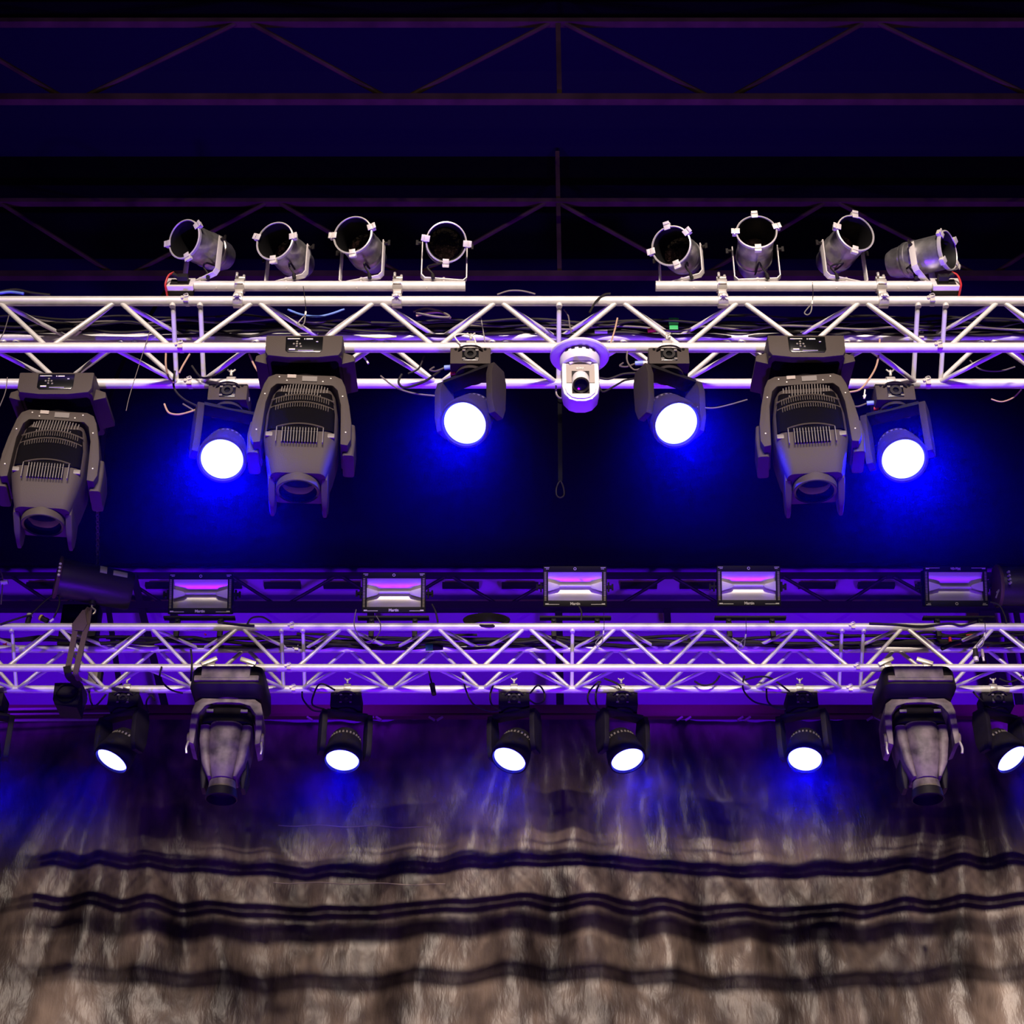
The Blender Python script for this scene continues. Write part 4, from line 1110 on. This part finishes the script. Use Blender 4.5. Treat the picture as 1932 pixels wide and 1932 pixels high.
# loose leads of the far truss
cable([(672, 1150), (668, 1175), (674, 1195), (690, 1212), (702, 1212), (715, 1195), (718, 1178), (710, 1162)], Y2F - 0.03, 0.0024, M_GREYC, 'cable', 'grey wire loop hanging under the second strobe from the left')
rc = MB()
coil = empty('coiled_cable', P(918, 1172, Y2F + 0.1), 'coil of black cable lying on the far truss left of the middle strobe', 'cable')
for k in range(6):
    c0 = coil.location
    rr = 42 - 2 * k
    MB().path([P(918 + rr * math.cos(a) + k, 1170 + (11 - k) * math.sin(a) + k * 1.2, Y2F + 0.10 - 0.12 * math.sin(a)) - c0 for a in [2 * PI * j / 12 for j in range(12)]], 0.008, 6, 3, closed=True).build('cable_turn', M_RUB, coil)
for i, (pts, lab) in enumerate((
        ([(466, 1178), (475, 1166), (495, 1164), (512, 1174)], 'black cable arched on the far truss left of the second strobe'),
        ([(632, 1302), (605, 1290), (592, 1310), (590, 1330), (612, 1338)], 'black cable loop at the left of the light first right of the left tapered head'),
        ([(570, 1305), (572, 1320), (590, 1340), (612, 1342)], 'black cable hanging from the far truss joint left of the third lit light'),
        ([(1000, 1308), (1015, 1293), (1026, 1305), (1026, 1322), (1012, 1328), (998, 1320)], 'black cable loop at the right of the middle blue light under the far truss'),
        ([(873, 1275), (880, 1305), (895, 1330), (925, 1342), (945, 1340)], 'black cable drooping left of the middle blue light under the far truss'),
        ([(932, 1290), (925, 1310), (928, 1330), (945, 1342)], 'short black cable beside the middle blue light under the far truss'),
        ([(1130, 1285), (1112, 1305), (1110, 1325), (1128, 1340), (1148, 1338)], 'black cable loop at the left of the blue light right of the middle'),
        ([(1133, 1285), (1124, 1310), (1128, 1335), (1146, 1342)], 'inner black cable at the left of the blue light right of the middle'),
        ([(1140, 1280), (1165, 1290), (1172, 1298)], 'short black cable over the far truss above the light right of the middle'),
        ([(1310, 1285), (1325, 1293), (1345, 1290), (1358, 1275)], 'black cable sagging inside the far truss below the second strobe from right'),
        ([(1404, 1275), (1402, 1300), (1420, 1322), (1445, 1330), (1480, 1335)], 'long black cable drooping left of the light beside the right tapered head'),
        ([(1405, 1283), (1430, 1277), (1455, 1280), (1490, 1305)], 'black cable across the far truss left of the light beside the right tapered head'),
        ([(1446, 1300), (1448, 1322), (1462, 1335), (1482, 1338)], 'short black cable hanging left of the light beside the right tapered head'),
        ([(305, 1258), (302, 1280), (320, 1300), (345, 1308)], 'black cable wound under the far truss left of the left tapered head'),
        ([(360, 1225), (362, 1250), (360, 1285)], 'black cable tied vertically across the far truss left of the left tapered head'),
        ([(168, 1305), (172, 1325), (180, 1332), (200, 1310)], 'black cable below the far truss between the unlit lamp and the lit light'),
        ([(280, 1345), (276, 1325), (285, 1312), (292, 1322)], 'black cable loop right of the light below the black hoist'),
        ([(60, 1158), (90, 1130), (108, 1122), (112, 1140), (102, 1165)], 'black cable arching from the hoist to the pale connector at its left'),
        ([(0, 1178), (40, 1165), (60, 1160)], 'black cable rising along the far truss at the left edge'),
        ([(1836, 1305), (1850, 1320), (1870, 1335), (1890, 1330)], 'black cable below the far truss right of the right tapered head'),
        ([(1885, 1280), (1900, 1286), (1915, 1284), (1928, 1276)], 'black cable loop inside the far truss at the right edge'),
        ([(1640, 1176), (1690, 1178), (1740, 1181), (1790, 1176), (1815, 1180), (1842, 1172)], 'black cable draped along the far truss top under the upside-down strobe'),
        ([(1868, 1136), (1885, 1142), (1895, 1160), (1899, 1174)], 'thin black cable curving from the upside-down strobe down to the far truss'),
        ([(1092, 1144), (1097, 1155), (1096, 1172)], 'thin cable hanging under the middle strobe'),
        ([(815, 1140), (822, 1155), (826, 1174)], 'black cable hanging at the right of the second strobe from the left'),
        ([(410, 1173), (450, 1178), (480, 1180)], 'black cable on the far truss right of the leftmost strobe'))):
    cable(pts, Y2F - 0.028 if pts[0][1] < 1270 else Y2B - 0.06, 0.0048, M_RUB, 'cable', lab, 'cable')
o = empty('black_connector', P(817, 1300, Y2F), 'black inline connector hanging on a lead below the far truss left of the middle', 'connector')
c0 = o.location.copy()
MB().path([P(808, 1262, Y2F) - c0, P(812, 1280, Y2F) - c0, P(815, 1290, Y2F) - c0], 0.004, 7, 4).build('lead', M_RUB, o)
MB().tube(P(815, 1290, Y2F) - c0, P(819, 1311, Y2F) - c0, 0.014, 12, 0.012).build('plug_body', M_RUB, o)
# connectors at the left above the far truss
for (ua, va, ub, vb, m, lab) in ((57, 1158, 52, 1176, M_WHT, 'black connector with a white ring standing on the far truss left of the hoist'),
                                 (75, 1164, 90, 1172, M_YEL, 'black connector with a yellow ring beside the white-ringed one')):
    a, b = P(ua, va, Y2F - 0.01), P(ub, vb, Y2F - 0.01)
    o = empty('cable_connector', a, lab, 'connector', 'ringed connectors left of the hoist')
    MB().tube((0, 0, 0), b - a, 0.014, 12).build('body', M_RUB, o)
    t = (b - a).normalized()
    MB().tube(t * 0.004, t * 0.014, 0.0165, 14).build('ring', m, o)
o = MB().tube(P(94, 1173, Y2F - 0.02), P(101, 1168, Y2F - 0.02), 0.006, 10).build('cable_end', M_WHT)
tag(o, 'pale cable end just left of the brown sling on the far truss', 'connector')
o = empty('shackle', P(6, 1100, Y2F), 'pale shackle and wire at the left edge above the far truss', 'shackle')
c0 = o.location.copy()
MB().path([P(-2, 1073, Y2F) - c0, P(4, 1085, Y2F) - c0, P(5, 1100, Y2F) - c0, P(2, 1140, Y2F) - c0], 0.0035, 7, 4).build('wire', M_GREYC, o)
MB().tube(P(2, 1100, Y2F) - c0, P(15, 1098, Y2F) - c0, 0.012, 12).build('pin', M_WHTP, o)
o = MB().path([P(1879, 1128, Y2F - 0.02), P(1883, 1117, Y2F - 0.02), P(1886, 1112, Y2F - 0.02), P(1880, 1118, Y2F - 0.02)], 0.004, 7, 3).build('carabiner', M_STEELW)
tag(o, 'small bright carabiner right of the upside-down strobe', 'carabiner')
for (u, v, lab) in ((1841, 1240, 'black connector standing on the far truss chord at the right, beside a clear one'), (1855, 1240, 'clear-tipped connector standing on the far truss chord at the right')):
    o = empty('cable_connector', P(u, v, Y2F), lab, 'connector', 'connectors on the far truss at the right')
    MB().tube((0, 0, 0), (0, 0, 0.045), 0.016 if 'black' in lab else 0.008, 12).build('body', M_RUB if 'black' in lab else M_GRYP, o)
    MB().tube((0, 0, -0.022), (0, 0, 0.0), 0.013 if 'black' in lab else 0.006, 12).build('tip', M_CLIP, o)

# ------------------------------------------------------------------ haze over the stage
hz = MB().box((0, 7.90, CZ + 4.30), (11.0, 5.3, 2.0)).build('haze', bpy.data.materials.new('thin_stage_haze'))
tag(hz, 'thin stage haze around the lit lights', 'haze', None, 'stuff')
m = hz.data.materials[0]; m.use_nodes = True; nt = m.node_tree; nt.nodes.clear()
out = nt.nodes.new('ShaderNodeOutputMaterial'); vs = nt.nodes.new('ShaderNodeVolumeScatter')
vs.inputs['Color'].default_value = (0.03, 0.03, 1.0, 1); vs.inputs['Density'].default_value = 0.012; vs.inputs['Anisotropy'].default_value = 0.8  # blue glow is put into the scatter colour, which drops the warm veil
nt.links.new(vs.outputs['Volume'], out.inputs['Volume'])
